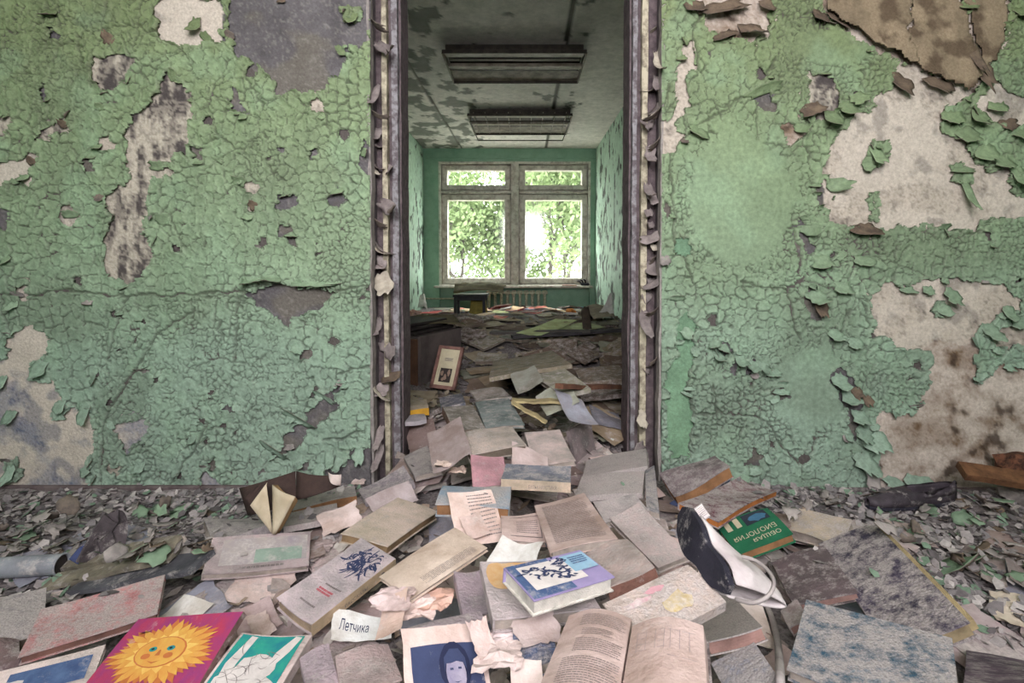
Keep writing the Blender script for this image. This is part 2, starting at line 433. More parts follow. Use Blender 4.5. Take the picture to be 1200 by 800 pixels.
def build_wall(name, side, u0, u1, patches, keeps, cracks, seed):
    us = steps(u0, u1, -12, 1212); vs = steps(-183, 591, -12, 600)
    U, Vv = np.meshgrid(us, vs, indexing='ij')
    P = at(U, Vv, YW)
    wu = U + 5 * (fbm(U / 22, Vv / 22, 3, 1) - 0.5) * 2 + 2.4 * (fbm(U / 5, Vv / 5, 2, 2) - 0.5) * 2
    wv = Vv + 5 * (fbm(U / 22, Vv / 22, 3, 3) - 0.5) * 2 + 2.4 * (fbm(U / 5, Vv / 5, 2, 4) - 0.5) * 2
    # how coarse the crackle is
    if side == 'L':
        big = sst(0.40, 0.55, fbm(U / 120, Vv / 120, 2, 5) + 0.25 * (1 - sst(250, 380, Vv)) - 0.10)
        amp = 0.5 + 0.6 * (1 - sst(240, 420, Vv)) * (0.6 + 0.8 * fbm(U / 60, Vv / 60, 2, 6))
    else:
        sm = np.hypot((U - 868) / 68, (Vv - 235) / 85)
        smooth = sst(0.75, 1.15, sm) * sst(0.6, 1.2, np.hypot((U - 950) / 55, (Vv - 455) / 60)) * sst(0.5, 1.1, np.hypot((U - 980) / 70, (Vv - 55) / 30))
        big = sst(0.45, 0.58, fbm(U / 100, Vv / 100, 2, 5) + 0.02)
        amp = (0.38 + 0.75 * fbm(U / 50, Vv / 50, 2, 6)) * (0.06 + 0.94 * smooth)
    eA = voronoi(wu, wv, 12.0, seed); eB = voronoi(wu, wv, 7.0, seed + 1); eC = voronoi(wu, wv, 42.0, seed + 2)
    pick = big > 0.5
    e, sx, sy, h, lx, ly = [np.where(pick, a, b) for a, b in zip(eA, eB)]
    # which cells have fallen off
    gone = np.zeros(U.shape, bool)
    ptype = {}
    for k, poly in patches:
        xs = [p[0] for p in poly]; ys = [p[1] for p in poly]
        bb = (U > min(xs) - 25) & (U < max(xs) + 25) & (Vv > min(ys) - 25) & (Vv < max(ys) + 25)
        i = np.where(bb)
        wgt = 0.45
        inn = pip(sx[i] * wgt + wu[i] * (1 - wgt), sy[i] * wgt + wv[i] * (1 - wgt), poly)
        gone[i] |= inn
        ptype.setdefault(k, np.zeros(U.shape, bool))[i] |= pip(wu[i], wv[i], poly)
    thr = 0.009 + (0.03 * sst(0.55, 0.75, fbm(U / 45, Vv / 45, 2, 7)) if side == 'L' else 0.0)
    gone |= (h < thr) & (amp > 0.35)
    for poly in keeps:
        gone &= ~pip(0.5 * sx + 0.5 * wu, 0.5 * sy + 0.5 * wv, poly)
    # distance from the bare edge, in grid steps
    dist = np.full(U.shape, 14.0); cur = gone.copy()
    for k in range(14):
        nx = dilate(cur, 1)
        dist[nx & ~cur] = k; cur = nx
    dist[gone] = 0
    lift = np.exp(-dist / 3.5) * sst(0.3, 0.75, fbm(U / 16, Vv / 16, 3, 9))
    w = 0.25 + 0.9 * fbm(U / 30, Vv / 30, 2, 3) ** 1.5
    gate = sst(0.40, 0.60, fbm(U / 9, Vv / 9, 2, 12) + 0.20 * np.clip(amp, 0, 1))     # cracks come and go
    crack = (1 - sst(w * 0.5, w * 1.5, e)) * gate * sst(0.1, 0.3, amp)
    crack = np.maximum(crack, (1 - sst(0.4, 1.4, eC[0])) * 0.9 * sst(0.54, 0.68, fbm(U / 70, Vv / 70, 2, 13)) * sst(0.15, 0.35, amp))
    ln = np.full(U.shape, 1e9)
    for c in cracks: ln = np.minimum(ln, pline_dist(wu, wv, c))
    crack = np.maximum(crack, 1 - sst(0.8, 2.0, ln))
    edge = np.exp(-e / 2.2) * gate
    hh = 0.0035 + amp * (0.008 * edge + 0.006 * (h - 0.5) + 0.013 * (lx * (h * 7 % 1 - 0.5) + ly * (h * 13 % 1 - 0.5)))
    hh += 0.005 * np.exp(-ln / 5) + 0.010 * lift + 0.005 * (fbm(U / 60, Vv / 60, 3, 10) - 0.4)
    hh = np.maximum(hh, 0.002) * (1 - crack) + crack * (-0.003)
    if side == 'L':   # the bulge hanging over the horizontal crack
        b = np.exp(-((Vv - 328) / 13) ** 2) * sst(278, 295, U) * (1 - sst(405, 440, U)) * (Vv < 344)
        hh += 0.022 * b
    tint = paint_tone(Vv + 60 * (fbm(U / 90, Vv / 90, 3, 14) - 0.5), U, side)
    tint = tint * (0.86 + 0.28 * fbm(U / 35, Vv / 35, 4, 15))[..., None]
    grime = sst(0.5, 0.72, fbm(U / 80, Vv / 80, 4, 16)) * 0.3
    tint = tint * (1 - grime[..., None]) + lin((96, 104, 84)) * grime[..., None]
    pale = sst(0.52, 0.75, fbm(U / 50 + 9, Vv / 50, 4, 17)) * 0.25
    tint = tint * (1 - pale[..., None]) + lin((158, 190, 158)) * pale[..., None]
    tint = tint * (1 - 0.62 * crack[..., None]) + lin((58, 52, 48)) * 0.62 * crack[..., None]
    rim = np.exp(-dist / 1.0) * (dist > 0) * 0.35 * sst(0.4, 0.6, fbm(U / 8, Vv / 8, 2, 18))
    tint = tint * (1 - rim[..., None]) + lin((196, 200, 178)) * rim[..., None]
    PP = P.copy(); PP[..., 1] -= hh
    keepf = ~(gone[:-1, :-1] & gone[1:, :-1] & gone[1:, 1:] & gone[:-1, 1:])
    # plaster behind
    us2 = steps(u0, u1, -12, 1212, 2.2, 6); vs2 = steps(-183, 600, -12, 600, 2.2, 6)
    U2, V2 = np.meshgrid(us2, vs2, indexing='ij')
    P2 = at(U2, V2, YW)
    wu2 = U2 + 8 * (fbm(U2 / 12, V2 / 12, 3, 1) - 0.5); wv2 = V2 + 8 * (fbm(U2 / 12, V2 / 12, 3, 3) - 0.5)
    base = np.ones(U2.shape + (3,)) * lin((98, 92, 90))
    for k, poly in patches:
        xs = [p[0] for p in poly]; ys = [p[1] for p in poly]
        i = np.where((U2 > min(xs) - 25) & (U2 < max(xs) + 25) & (V2 > min(ys) - 25) & (V2 < max(ys) + 25))
        m = np.zeros(U2.shape, bool); m[i] = pip(wu2[i], wv2[i], poly); m = dilate(m, 4)
        base[m] = lin(PCOL[k])
        n1 = fbm(U2 / 60 + 3, V2 / 45, 5, 20); n2 = fbm(U2 / 9, V2 / 30, 4, 21); n3 = fbm(U2 / 3.2, V2 / 3.2, 3, 22); n4 = fbm(U2 / 22, V2 / 22 + 7, 5, 23)
        low = side == 'L' and max(ys) > 450
        if k == 'W':
            c_ = lin((214, 204, 192)) * (.82 + .3 * n4)[..., None]
            sm_ = (sst(.56, .72, n4) * .55 + sst(.58, .70, n3) * sst(.45, .6, n1) * .5)[..., None]
            c_ = c_ * (1 - sm_) + lin((96, 102, 122) if low else (118, 112, 108)) * sm_
            bl = (sst(.5, .62, n1) * (.55 if low else .22))[..., None]
            c_ = c_ * (1 - bl) + lin((120, 128, 150) if low else (164, 150, 132)) * bl
        elif k == 'S':
            t_ = np.clip(sst(.42, .60, n2) * .7 + sst(.5, .62, n3) * .5 + (sst(.52, .66, n4) - .3) * .5, 0, 1)[..., None]
            c_ = lin((196, 188, 174)) * (1 - t_) + lin((84, 78, 78)) * t_
        elif k == 'B':
            t_ = np.clip(sst(.44, .74, n1) * .55 + sst(.55, .68, n3) * .22 + sst(.5, .68, n4) * .35, 0, 1)[..., None]
            c_ = lin((212, 200, 190)) * (1 - t_) + lin((120, 96, 74)) * t_
            d_ = (sst(.66, .76, n4) * .8)[..., None]; c_ = c_ * (1 - d_) + lin((64, 50, 42)) * d_
        else:
            c_ = lin(PCOL[k]) * (.62 + .8 * n4)[..., None]
            if k == 'G':
                b_ = (sst(.46, .62, n1) * .45)[..., None]; c_ = c_ * (1 - b_) + lin((122, 116, 100)) * b_
                sp_ = (sst(.62, .7, n3) * .35)[..., None]; c_ = c_ * (1 - sp_) + lin((156, 152, 148)) * sp_
        base[m] = c_[m]
    P2[..., 1] += 0.004 - 0.006 * (fbm(U2 / 30, V2 / 30, 4, 24) - 0.5) * 2
    P2[-1, :, 1] = YW if side == 'L' else P2[-1, :, 1]
    root = bpy.data.objects.new(name, None)
    x0 = min(P[0, 0, 0], P[-1, 0, 0]); x1 = max(P[0, 0, 0], P[-1, 0, 0])
    root.location = ((x0 + x1) / 2, YW, 0)
    COL.objects.link(root); root['kind'] = 'structure'
    a, b = (-RX, DXL) if side == 'L' else (DXR, RX)
    Vb, Fb = box(a, b, YW + 0.02, YW + 0.17, 0, ZC)
    mesh('masonry', Vb, Fb, M_REVEAL, root)
    grid_mesh('plaster', P2, np.ones((len(us2) - 1, len(vs2) - 1), bool), M_PLASTER, root, base)
    o = grid_mesh('cracked_paint_coat', PP, keepf, M_PAINT, root, tint, kind='stuff')
    o['label'] = 'green paint coat crazed into thousands of small scales'
    return root, (U, Vv, dist, gone)

WL, infoL = build_wall('wall_left', 'L', -112, 434.5, L_PATCH, L_KEEP, L_CRACK, 101)
WR, infoR = build_wall('wall_right', 'R', 775, 1340, R_PATCH, R_KEEP, R_CRACK, 201)

# ---- loose curled flakes: irregular shells, hinged on the wall
def flake_geo(w, h, curl, n=5, jag=0.26, rs=None, thick=0.0012):
    """local: x right, y up (hinge at y=0 .. free edge at y=-h), z out of the wall"""
    rs = rs or rnd
    top = []; nx = n + 1; ny = n + 1
    jl = [rs.uniform(-jag, jag) for _ in range(ny)]; jr = [rs.uniform(-jag, jag) for _ in range(ny)]
    jb = [rs.uniform(-jag, jag) * 1.4 for _ in range(nx)]; jt = [rs.uniform(-jag, jag) * 0.7 for _ in range(nx)]
    for j in range(ny):
        t = j / n
        wid = 1.0 - 0.30 * (2 * t - 0.9) ** 2
        for i in range(nx):
            s = i / n
            x = (s - 0.5 + (jl[j] * (1 - s) + jr[j] * s) * 0.6) * w * wid
            L_ = (t + jb[i] * t * 0.5 + jt[i] * (1 - t) * 0.5) * h
            ang = curl * t
            if abs(curl) > 1e-3:
                Rr = h / curl
                y = -Rr * math.sin(L_ / Rr); z = Rr * (1 - math.cos(L_ / Rr))
            else:
                y = -L_; z = 0
            top.append((x, y, z))
    V = list(top)
    A = np.array(top).reshape(ny, nx, 3)
    gx = np.gradient(A, axis=1); gy = np.gradient(A, axis=0)
    nn = np.cross(gy, gx); nn /= np.linalg.norm(nn, axis=-1, keepdims=True) + 1e-9
    if nn[0, 0, 2] < 0: nn = -nn
    B = (A - nn * thick).reshape(-1, 3)
    V += [tuple(p) for p in B]
    N = nx * ny; Fc = []; mi = []
    for j in range(n):
        for i in range(n):
            a = j * nx + i
            Fc.append((a, a + nx, a + nx + 1, a + 1)); mi.append(0)
            Fc.append((N + a, N + a + 1, N + a + nx + 1, N + a + nx)); mi.append(1)
    rim = [i for i in range(nx)] + [j * nx + n for j in range(1, ny)] + [n * nx + i for i in range(n - 1, -1, -1)] + [j * nx for j in range(n - 1, 0, -1)]
    for k in range(len(rim)):
        a, b = rim[k], rim[(k + 1) % len(rim)]
        Fc.append((a, b, N + b, N + a)); mi.append(1)
    return V, Fc, mi

def wall_flake(parent, u, v, wpx, hpx, ang, curl, lift=6, mats=None, Y=YW, out=0.006, tilt=0.0):
    """ang: direction of the free edge, degrees, 0 = hanging down, 90 = to the right"""
    k = Y / FPX
    if mats is BB: curl *= .6; lift *= .5
    else: lift *= .8
    V, Fc, mi = flake_geo(wpx * k, hpx * k, curl)
    c = at(u, v, Y)
    M = Matrix.Translation(Vector((c[0], Y - out, c[2]))) @ Matrix(((1, 0, 0), (0, 0, -1), (0, 1, 0))).to_4x4() @ Matrix.Rotation(math.radians(ang), 4, 'Z') @ Matrix.Rotation(-math.radians(lift), 4, 'X') @ Matrix.Rotation(math.radians(tilt), 4, 'Y')
    V2, F2 = xf((V, Fc), M)
    mats = mats or GB
    col = None
    if mats is GB:
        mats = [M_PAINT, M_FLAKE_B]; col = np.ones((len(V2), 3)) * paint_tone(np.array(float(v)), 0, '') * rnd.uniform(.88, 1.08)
    return mesh('paint_flake', V2, F2, mats, parent, smooth=True, midx=mi, col=col)

GB = [M_FLAKE_F, M_FLAKE_B]; BB = [M_FLAKE_BR, M_FLAKE_B]; RB = [M_FLAKE_GR, M_FLAKE_B]
for a in [ # left wall, the larger curled pieces
  (78,150,9,10,200,1.2,18,BB),(40,193,9,9,200,1.0,20,BB),(105,352,12,9,0,1.8,10,RB),(232,22,12,26,-10,1.0,10,GB),(300,318,30,24,10,1.3,22,GB),(325,316,26,26,-8,1.5,20,GB),(370,322,60,18,0,1.0,18,GB),
  (411,14,18,16,0,0.5,12,GB),(50,422,20,22,0,0.8,14,GB),(70,470,16,16,20,0.7,12,GB),(100,470,14,26,10,0.6,10,GB),(100,545,15,15,30,0.9,14,GB),(112,565,16,28,0,0.8,14,GB),(130,572,22,22,10,0.7,16,GB),
  (150,573,14,24,-40,0.9,20,GB),(386,528,12,26,20,1.2,22,GB),(400,535,10,22,-20,1.4,24,GB),(372,545,14,22,30,1.0,18,GB),(420,525,14,20,10,0.9,14,GB),(350,495,44,12,150,0.9,14,GB),(320,530,40,12,145,0.9,14,GB),(380,468,30,10,150,0.9,14,GB),
  (15,545,14,22,0,0.9,14,GB),(165,540,16,14,0,0.8,10,GB),(205,95,10,14,180,1.0,16,GB),(186,200,18,12,180,0.8,12,GB),(195,262,16,14,200,0.8,16,GB),(120,130,10,10,180,1.0,14,GB),(130,52,14,14,190,1.1,16,BB),(60,12,18,14,0,1.2,14,GB),
  (282,218,16,14,180,1.0,18,GB),(300,246,10,12,200,1.2,20,BB),(345,272,18,10,0,1.3,20,GB),(395,222,16,10,10,1.2,18,GB),(424,178,10,16,70,1.2,20,GB),(85,255,20,10,180,0.8,12,GB),(30,205,14,10,0,1.0,14,GB),(352,405,14,12,-30,1.2,22,GB),
  (345,553,12,10,0,1.0,14,RB),(340,520,12,8,0,1.2,14,RB),(330,0,10,5,0,1.2,12,BB),(8,300,14,12,20,0.9,14,GB),(20,352,10,16,-20,1.1,16,GB),(14,480,16,18,10,0.9,14,GB),(5,440,14,18,0,0.9,14,GB)]:
    wall_flake(WL, *a[:7], a[7])
for a in [ # right wall
  (846,2,52,24,10,1.6,24,BB),(812,2,24,20,0,1.5,20,BB),(880,30,34,24,0,2.2,24,BB),(846,38,26,14,20,1.8,20,BB),(900,0,18,22,-20,1.4,20,BB),
  (962,14,20,22,-20,1.6,22,BB),(985,20,30,14,-28,1.3,16,BB),(948,122,30,20,20,1.6,26,BB),(1012,262,34,20,0,2.0,22,BB),(990,120,18,26,10,1.0,20,GB),(975,130,22,28,-10,0.9,20,GB),(1000,110,20,20,30,1.0,16,GB),
  (820,150,24,16,-30,0.9,16,GB),(895,112,40,14,200,0.9,16,GB),(930,148,14,22,60,1.3,24,GB),(935,268,12,26,80,1.1,20,GB),(1115,130,26,22,0,0.8,14,GB),(1128,150,22,26,10,0.9,14,GB),(1145,130,22,24,-10,0.9,16,GB),(1150,170,24,26,10,0.8,14,GB),
  (1170,180,24,24,0,0.9,14,GB),(1190,195,18,34,0,0.8,16,GB),(1196,150,24,22,0,1.0,16,GB),(1165,120,22,20,0,1.0,16,GB),(1024,172,16,26,10,0.8,12,GB),(1012,190,12,14,30,0.9,14,GB),(1126,196,26,10,0,1.0,16,GB),(1128,206,10,40,5,0.5,10,GB),
  (1115,338,20,22,-10,0.8,16,GB),(1086,335,14,14,0,1.0,16,GB),(1062,336,20,10,0,1.0,16,GB),(1100,357,14,18,30,0.9,14,GB),(1180,358,14,22,0,0.9,16,GB),(1155,378,16,26,20,0.9,14,GB),(1190,372,16,16,0,0.9,14,GB),
  (950,340,20,30,20,1.4,26,GB),(962,348,14,26,-10,1.2,22,BB),(978,438,18,26,20,1.2,24,GB),(992,458,18,24,10,1.4,26,GB),(1004,480,18,22,0,1.2,24,GB),(1012,500,20,22,-10,1.0,18,GB),(1000,452,12,16,20,1.3,26,BB),(1015,462,12,14,0,1.2,22,BB),
  (835,398,16,14,10,1.3,26,GB),(848,402,14,18,-20,1.3,28,GB),(862,412,12,28,20,1.3,30,GB),(875,422,12,24,35,1.3,30,GB),(886,424,10,22,50,1.3,28,GB),(842,412,14,16,0,1.3,24,GB),(905,432,18,12,0,1.2,22,GB),(915,455,20,9,0,1.2,18,GB),
  (1020,505,26,26,10,0.9,16,GB),(1010,528,24,30,0,1.0,18,GB),(1022,540,18,40,-10,0.6,16,RB),(1050,560,30,20,-20,0.8,20,GB),(1075,556,40,24,-10,0.7,24,GB),(960,300,24,20,10,1.1,18,GB),(985,330,22,18,0,1.0,16,GB),(1010,300,24,14,0,0.9,14,GB),
  (975,385,14,20,10,1.2,22,GB),(1000,395,18,16,0,1.0,16,GB),(970,215,16,26,80,1.0,18,GB),(1196,10,20,20,0,1.0,14,GB),(1132,2,22,16,0,0.9,14,GB),(792,352,18,10,180,1.2,18,GB),(800,385,14,16,40,1.0,20,GB),(778,300,12,14,0,1.0,14,RB),
  (1060,92,30,22,-30,1.2,14,BB),(1100,92,36,20,-20,1.2,14,BB),(1140,60,16,50,20,0.5,10,BB),(1125,30,12,60,18,0.5,8,BB),(1180,140,22,16,0,1.0,14,BB)]:
    wall_flake(WR, *a[:7], a[7])
# the big hanging brown sheet at the top right: a warped lifted slab with its own thickness
def slab_poly(parent, name, poly, mats, lift_fn, step=2.2, thick=0.004):
    xs = [p[0] for p in poly]; ys = [p[1] for p in poly]
    us = np.arange(min(xs) - 6, max(xs) + 6, step); vs = np.arange(min(ys) - 6, max(ys) + 6, step)
    U, Vv = np.meshgrid(us, vs, indexing='ij')
    wob = 8
    inn = pip(U + wob * (fbm(U / 12, Vv / 12, 3, 31) - .5) * 2, Vv + wob * (fbm(U / 12, Vv / 12, 3, 33) - .5) * 2, poly)
    P = at(U, Vv, YW); P[..., 1] -= lift_fn(U, Vv)
    kf = inn[:-1, :-1] & inn[1:, :-1] & inn[1:, 1:] & inn[:-1, 1:]
    c = lin((152, 136, 114)) * (0.55 + 0.75 * fbm(U / 18, Vv / 26, 5, 35))[..., None]
    dk = sst(0.5, 0.66, fbm(U / 26, Vv / 22, 5, 36))[..., None] * 0.7
    c = c * (1 - dk) + lin((78, 62, 50)) * dk
    o = grid_mesh(name, P, kf, mats, parent, c)
    md = o.modifiers.new('thickness', 'SOLIDIFY'); md.thickness = thick; md.offset = 0
    return o
slab_poly(WR, 'hanging_plaster_sheet', [(955,-80),(963,16),(1000,44),(1050,72),(1070,84),(1060,40),(1066,0),(1070,-80)], M_PLASTER, lambda u, v: 0.012 + 0.03 * sst(-60, 80, v) + 0.006 * fbm(u / 20, v / 20, 3, 37))
slab_poly(WR, 'hanging_plaster_sheet', [(1070,-80),(1066,10),(1060,60),(1072,86),(1104,96),(1132,112),(1148,94),(1138,60),(1126,20),(1118,-80)], M_PLASTER, lambda u, v: 0.008 + 0.02 * sst(0, 110, v) + 0.01 * fbm(u / 20, v / 20, 3, 38))
slab_poly(WR, 'hanging_plaster_sheet', [(1120,-80),(1130,20),(1142,60),(1152,90),(1168,60),(1178,36),(1182,-80)], M_PLASTER, lambda u, v: 0.006 + 0.01 * sst(0, 110, v) + 0.008 * fbm(u / 20, v / 20, 3, 39))

# random smaller flakes standing off the bare edges
def edge_flakes(parent, info, n, u_ok, seed):
    U, Vv, dist, gone = info
    rr = np.random.default_rng(seed)
    c = np.argwhere((dist >= 0) & (dist < 2) & ~gone & (U > u_ok[0]) & (U < u_ok[1]) & (Vv > 4) & (Vv < 575))
    for k in rr.choice(len(c), n, replace=False):
        i, j = c[k]
        u, v = U[i, j], Vv[i, j]
        w = rr.uniform(6, 14)
        wall_flake(parent, u, v, w, rr.uniform(5, 12), rr.choice([0, 0, 20, -20, 60, -60, 180]), rr.uniform(0.7, 1.5), rr.uniform(10, 24), GB if rr.random() < 0.85 else RB)
edge_flakes(WL, infoL, 60, (4, 425), 71)
edge_flakes(WR, infoR, 60, (785, 1196), 72)
# ---------------------------------------------------------------- room shells
def struct(name, vf, m, parent=None):
    o = mesh(name, vf[0], vf[1], m, parent)
    if parent is None: o['kind'] = 'structure'
    return o
YI = YW + 0.17       # inner face of the partition
struct('floor', box(-RX, RX, RY0, YB + 0.3, -0.12, 0.0), M_FLOORB)
struct('ceiling', box(-RX - 0.1, RX + 0.1, RY0 - 0.1, YI, ZC, ZC + 0.12), M_CEIL)
struct('wall_side_left', box(-RX - 0.15, -RX, RY0, YI, 0, ZC), M_SIDE)
struct('wall_side_right', box(RX, RX + 0.15, RY0, YI, 0, ZC), M_SIDE)
struct('wall_rear', join(box(-RX, RX, RY0 - 0.2, RY0, 0, 1.5), box(-RX, RX, RY0 - 0.2, RY0, 2.6, ZC), box(-RX, -1.05, RY0 - 0.2, RY0, 1.5, 2.6), box(1.05, RX, RY0 - 0.2, RY0, 1.5, 2.6)), M_SIDE)
struct('wall_lintel', box(DXL, DXR, YW, YI, 2.42, ZC), M_REVEAL)
for n_, xc in (('window_2', 0.0),):  # unseen opening, centred and sized so the sides fall off darker
    w2 = bpy.data.objects.new(n_, None); w2.location = (xc, RY0 - 0.1, 1.5); COL.objects.link(w2); w2['kind'] = 'structure'
    for x in (-1.03, 0.0, 1.03):
        mesh('frame_post', *bev_box(xc + x - 0.02, xc + x + 0.02, RY0 - 0.13, RY0 - 0.07, 1.5, 2.6), M_CREAM, w2)
    for z in (1.52, 2.58):
        mesh('frame_rail', *bev_box(xc - 1.05, xc + 1.05, RY0 - 0.13, RY0 - 0.07, z - 0.02, z + 0.02), M_CREAM, w2)

# baseboard at the foot of the left wall
M_BASE = mat('baseboard_paint', (120, 108, 108), (88, 76, 78), scale=18, rough=0.85)
struct('baseboard_left', bev_box(-RX, DXL, YW - 0.028, YW - 0.006, 0.0, 0.06), M_BASE)
struct('baseboard_right', bev_box(DXR, RX, YW - 0.022, YW - 0.006, 0.0, 0.05), M_BASE)

# doorway: the reveal plaster is the masonry; a layered old frame stands in it
door = bpy.data.objects.new('door_1', None); door.location = ((DXL + DXR) / 2, YW + 0.15, 0); COL.objects.link(door); door['kind'] = 'structure'
def vstrip(name, x0, x1, y0, y1, m, z0=0.0, z1=2.42, wob=0.004, seed=0):
    """upright board with slightly eaten edges"""
    n = 60
    zs = np.linspace(z0, z1, n)
    V = []; Fc = []
    for i, z in enumerate(zs):
        a = wob * (float(fbm(np.array(z * 14.0 + seed), np.array(seed * 3.1), 3, seed)) - 0.5) * 2
        b = wob * (float(fbm(np.array(z * 11.0 + seed * 5), np.array(seed * 1.7 + 4), 3, seed + 1)) - 0.5) * 2
        V += [(x0 + a, y0, z), (x1 + b, y0, z), (x1 + b, y1, z), (x0 + a, y1, z)]
    for i in range(n - 1):
        for k in range(4):
            j = (k + 1) % 4
            Fc.append((i * 4 + k, i * 4 + j, i * 4 + 4 + j, i * 4 + 4 + k))
    Fc += [(3, 2, 1, 0), tuple((n - 1) * 4 + k for k in range(4))]
    return mesh(name, V, Fc, m, door)
vstrip('jamb_board', DXL, -0.600, YW + 0.11, YW + 0.22, M_DWOOD, seed=1)
vstrip('jamb_strip', -0.612, -0.590, YW + 0.08, YW + 0.22, M_CREAM, seed=2)
vstrip('jamb_strip', -0.588, -0.573, YW + 0.11, YW + 0.24, M_DWOOD, seed=3)
vstrip('jamb_strip', -0.573, -0.546, YW + 0.09, YW + 0.26, M_GWOOD, seed=4)
vstrip('jamb_strip', -0.546, -0.538, YW + 0.12, YW + 0.26, M_DWOOD, seed=5)
vstrip('jamb_board', 0.535, DXR, YW + 0.11, YW + 0.22, M_DWOOD, seed=6)
vstrip('jamb_strip', 0.508, 0.534, YW + 0.08, YW + 0.22, M_CREAM, seed=7)
vstrip('jamb_strip', 0.490, 0.508, YW + 0.11, YW + 0.24, M_DWOOD, seed=8)
vstrip('jamb_strip', 0.470, 0.490, YW + 0.09, YW + 0.26, M_GWOOD, seed=9)
vstrip('jamb_strip', 0.462, 0.470, YW + 0.12, YW + 0.26, M_DWOOD, seed=10)
vstrip('plaster_edge', DXL - 0.004, DXL + 0.006, YW + 0.0, YW + 0.05, M_FLAKE_GR, wob=0.007, seed=11)
vstrip('plaster_edge', DXR - 0.006, DXR + 0.004, YW + 0.0, YW + 0.05, M_FLAKE_GR, wob=0.007, seed=12)
# peeling curls on the frame and the reveal
M_CREAMF = mat('cream_flake', (196, 188, 172), (160, 150, 138), scale=30, rough=0.7, bump=0.2, vary=0.1)
def jamb_flake(x, y, z, w, h, face, ang, curl, lift, mats):
    V, Fc, mi = flake_geo(w, h, curl)
    B = {'front': Matrix(((1, 0, 0), (0, 0, -1), (0, 1, 0))), 'left': Matrix(((0, 0, 1), (1, 0, 0), (0, 1, 0))), 'right': Matrix(((0, 0, -1), (-1, 0, 0), (0, 1, 0)))}[face]
    M = Matrix.Translation((x, y, z)) @ B.to_4x4() @ Matrix.Rotation(math.radians(ang), 4, 'Z') @ Matrix.Rotation(-math.radians(lift), 4, 'X')
    V2, F2 = xf((V, Fc), M)
    return mesh('paint_flake', V2, F2, mats, door, smooth=True, midx=mi)
jr = random.Random(31)
M_FLAKE_J = mat('jamb_flake', (150, 140, 138), (118, 108, 108), scale=30, rough=0.9, bump=0.3, vary=0.18)
CB = [M_CREAMF, M_FLAKE_B]; RBJ = [M_FLAKE_J, M_FLAKE_B]
for (px, py, w, h, mm) in [(440,48,10,40,RB),(442,100,8,30,RB),(444,150,9,18,RB),(446,190,10,30,RB),(446,235,12,34,CB),(448,300,10,20,RB),(450,320,16,26,CB),(444,370,10,24,RB),(446,400,12,26,CB),(458,435,16,16,BB),(450,450,12,14,RB),(447,500,9,26,RB),(446,520,8,30,RB),
                           (769,60,7,40,CB),(770,90,8,20,CB),(764,140,12,24,RB),(762,170,10,26,BB),(758,215,8,26,RB),(763,225,9,16,CB),(764,248,8,12,CB),(766,262,7,12,CB),(766,285,8,12,CB),(762,305,14,18,CB),(764,325,12,14,CB),(764,345,12,14,CB),(754,365,12,30,RB),(760,430,8,10,RB),(753,480,9,18,CB),(756,520,8,20,RB)]:
    left = px < 600
    y = YW + jr.uniform(0.04, 0.12)
    p = at(px, py, y)
    k = y / FPX
    jamb_flake(p[0], y, p[2], w * k * 1.25, h * k * 1.25, 'front', jr.uniform(-14, 14) + (60 if left else -60) * (jr.random() < .5), jr.uniform(0.8, 1.5), jr.uniform(6, 18), RBJ if (mm is RB or jr.random() < .45) else mm)
for i in range(26):
    left = i % 2 == 0
    z = jr.uniform(0.35, 2.3); y = YW + jr.uniform(0.015, 0.10)
    jamb_flake((DXL + 0.003) if left else (DXR - 0.003), y, z, jr.uniform(0.03, 0.06), jr.uniform(0.03, 0.10), 'left' if left else 'right', jr.uniform(-50, 50), jr.uniform(0.8, 1.6), jr.uniform(10, 26), jr.choice([RBJ, RBJ, RBJ, CB]))

# back room
M_INW = mat('back_room_wall', (255, 255, 255), (220, 220, 220), scale=14, rough=0.6, bump=0.25, attr=True, vary=0)
def inner_wall(name, X, seed, amount):
    ys = np.arange(YI, YB + 0.001, 0.02); zs = np.arange(0, ZC + 0.001, 0.018)
    Y, Z = np.meshgrid(ys, zs, indexing='ij')
    P = np.stack([np.full(Y.shape, X), Y, Z], -1)
    n = fbm(Y * 11.0, Z * 8.0, 5, seed) + 0.10 * (fbm(Y * 2, Z * 1.5, 2, seed + 3) - .5)
    f = sst(0.60 - amount, 0.63 - amount, n + 0.10 * np.exp(-((Z - 1.1) / 0.9) ** 2))
    c = np.ones(Y.shape + (3,)) * lin((176, 204, 184)) * (0.85 + 0.3 * fbm(Y * 2, Z * 2, 3, seed + 1))[..., None]
    c = c * (1 - f[..., None]) + lin((66, 74, 66)) * f[..., None]
    P[..., 0] += (0.004 * f - 0.004 * fbm(Y * 9, Z * 9, 3, seed)) * (1 if X > 0 else -1)
    o = grid_mesh(name, P, np.ones((len(ys) - 1, len(zs) - 1), bool), M_INW, None, c)
    o['kind'] = 'structure'
    return o
struct('wall_inner_shell', join(box(XL - .2, XL - .02, YI, YB + .3, 0, ZC + .1), box(XR + .02, XR + .2, YI, YB + .3, 0, ZC + .1)), M_SIDE)
inner_wall('wall_inner_left', XL, 2, -0.10); inner_wall('wall_inner_right', XR, 4, -0.04)
struct('wall_partition_rear', join(box(-RX, DXL, YI, YI + 0.02, 0, ZC), box(DXR, RX, YI, YI + 0.02, 0, ZC), box(DXL, DXR, YI, YI + 0.02, 2.42, ZC)), M_SIDE)
M_WW = mat('window_wall_paint', (150, 184, 162), (128, 162, 140), scale=5, rough=0.7, bump=0.3, vary=0)
WX0, WX1, WZ0, WZ1 = -1.286, 1.0, 0.655, 2.53
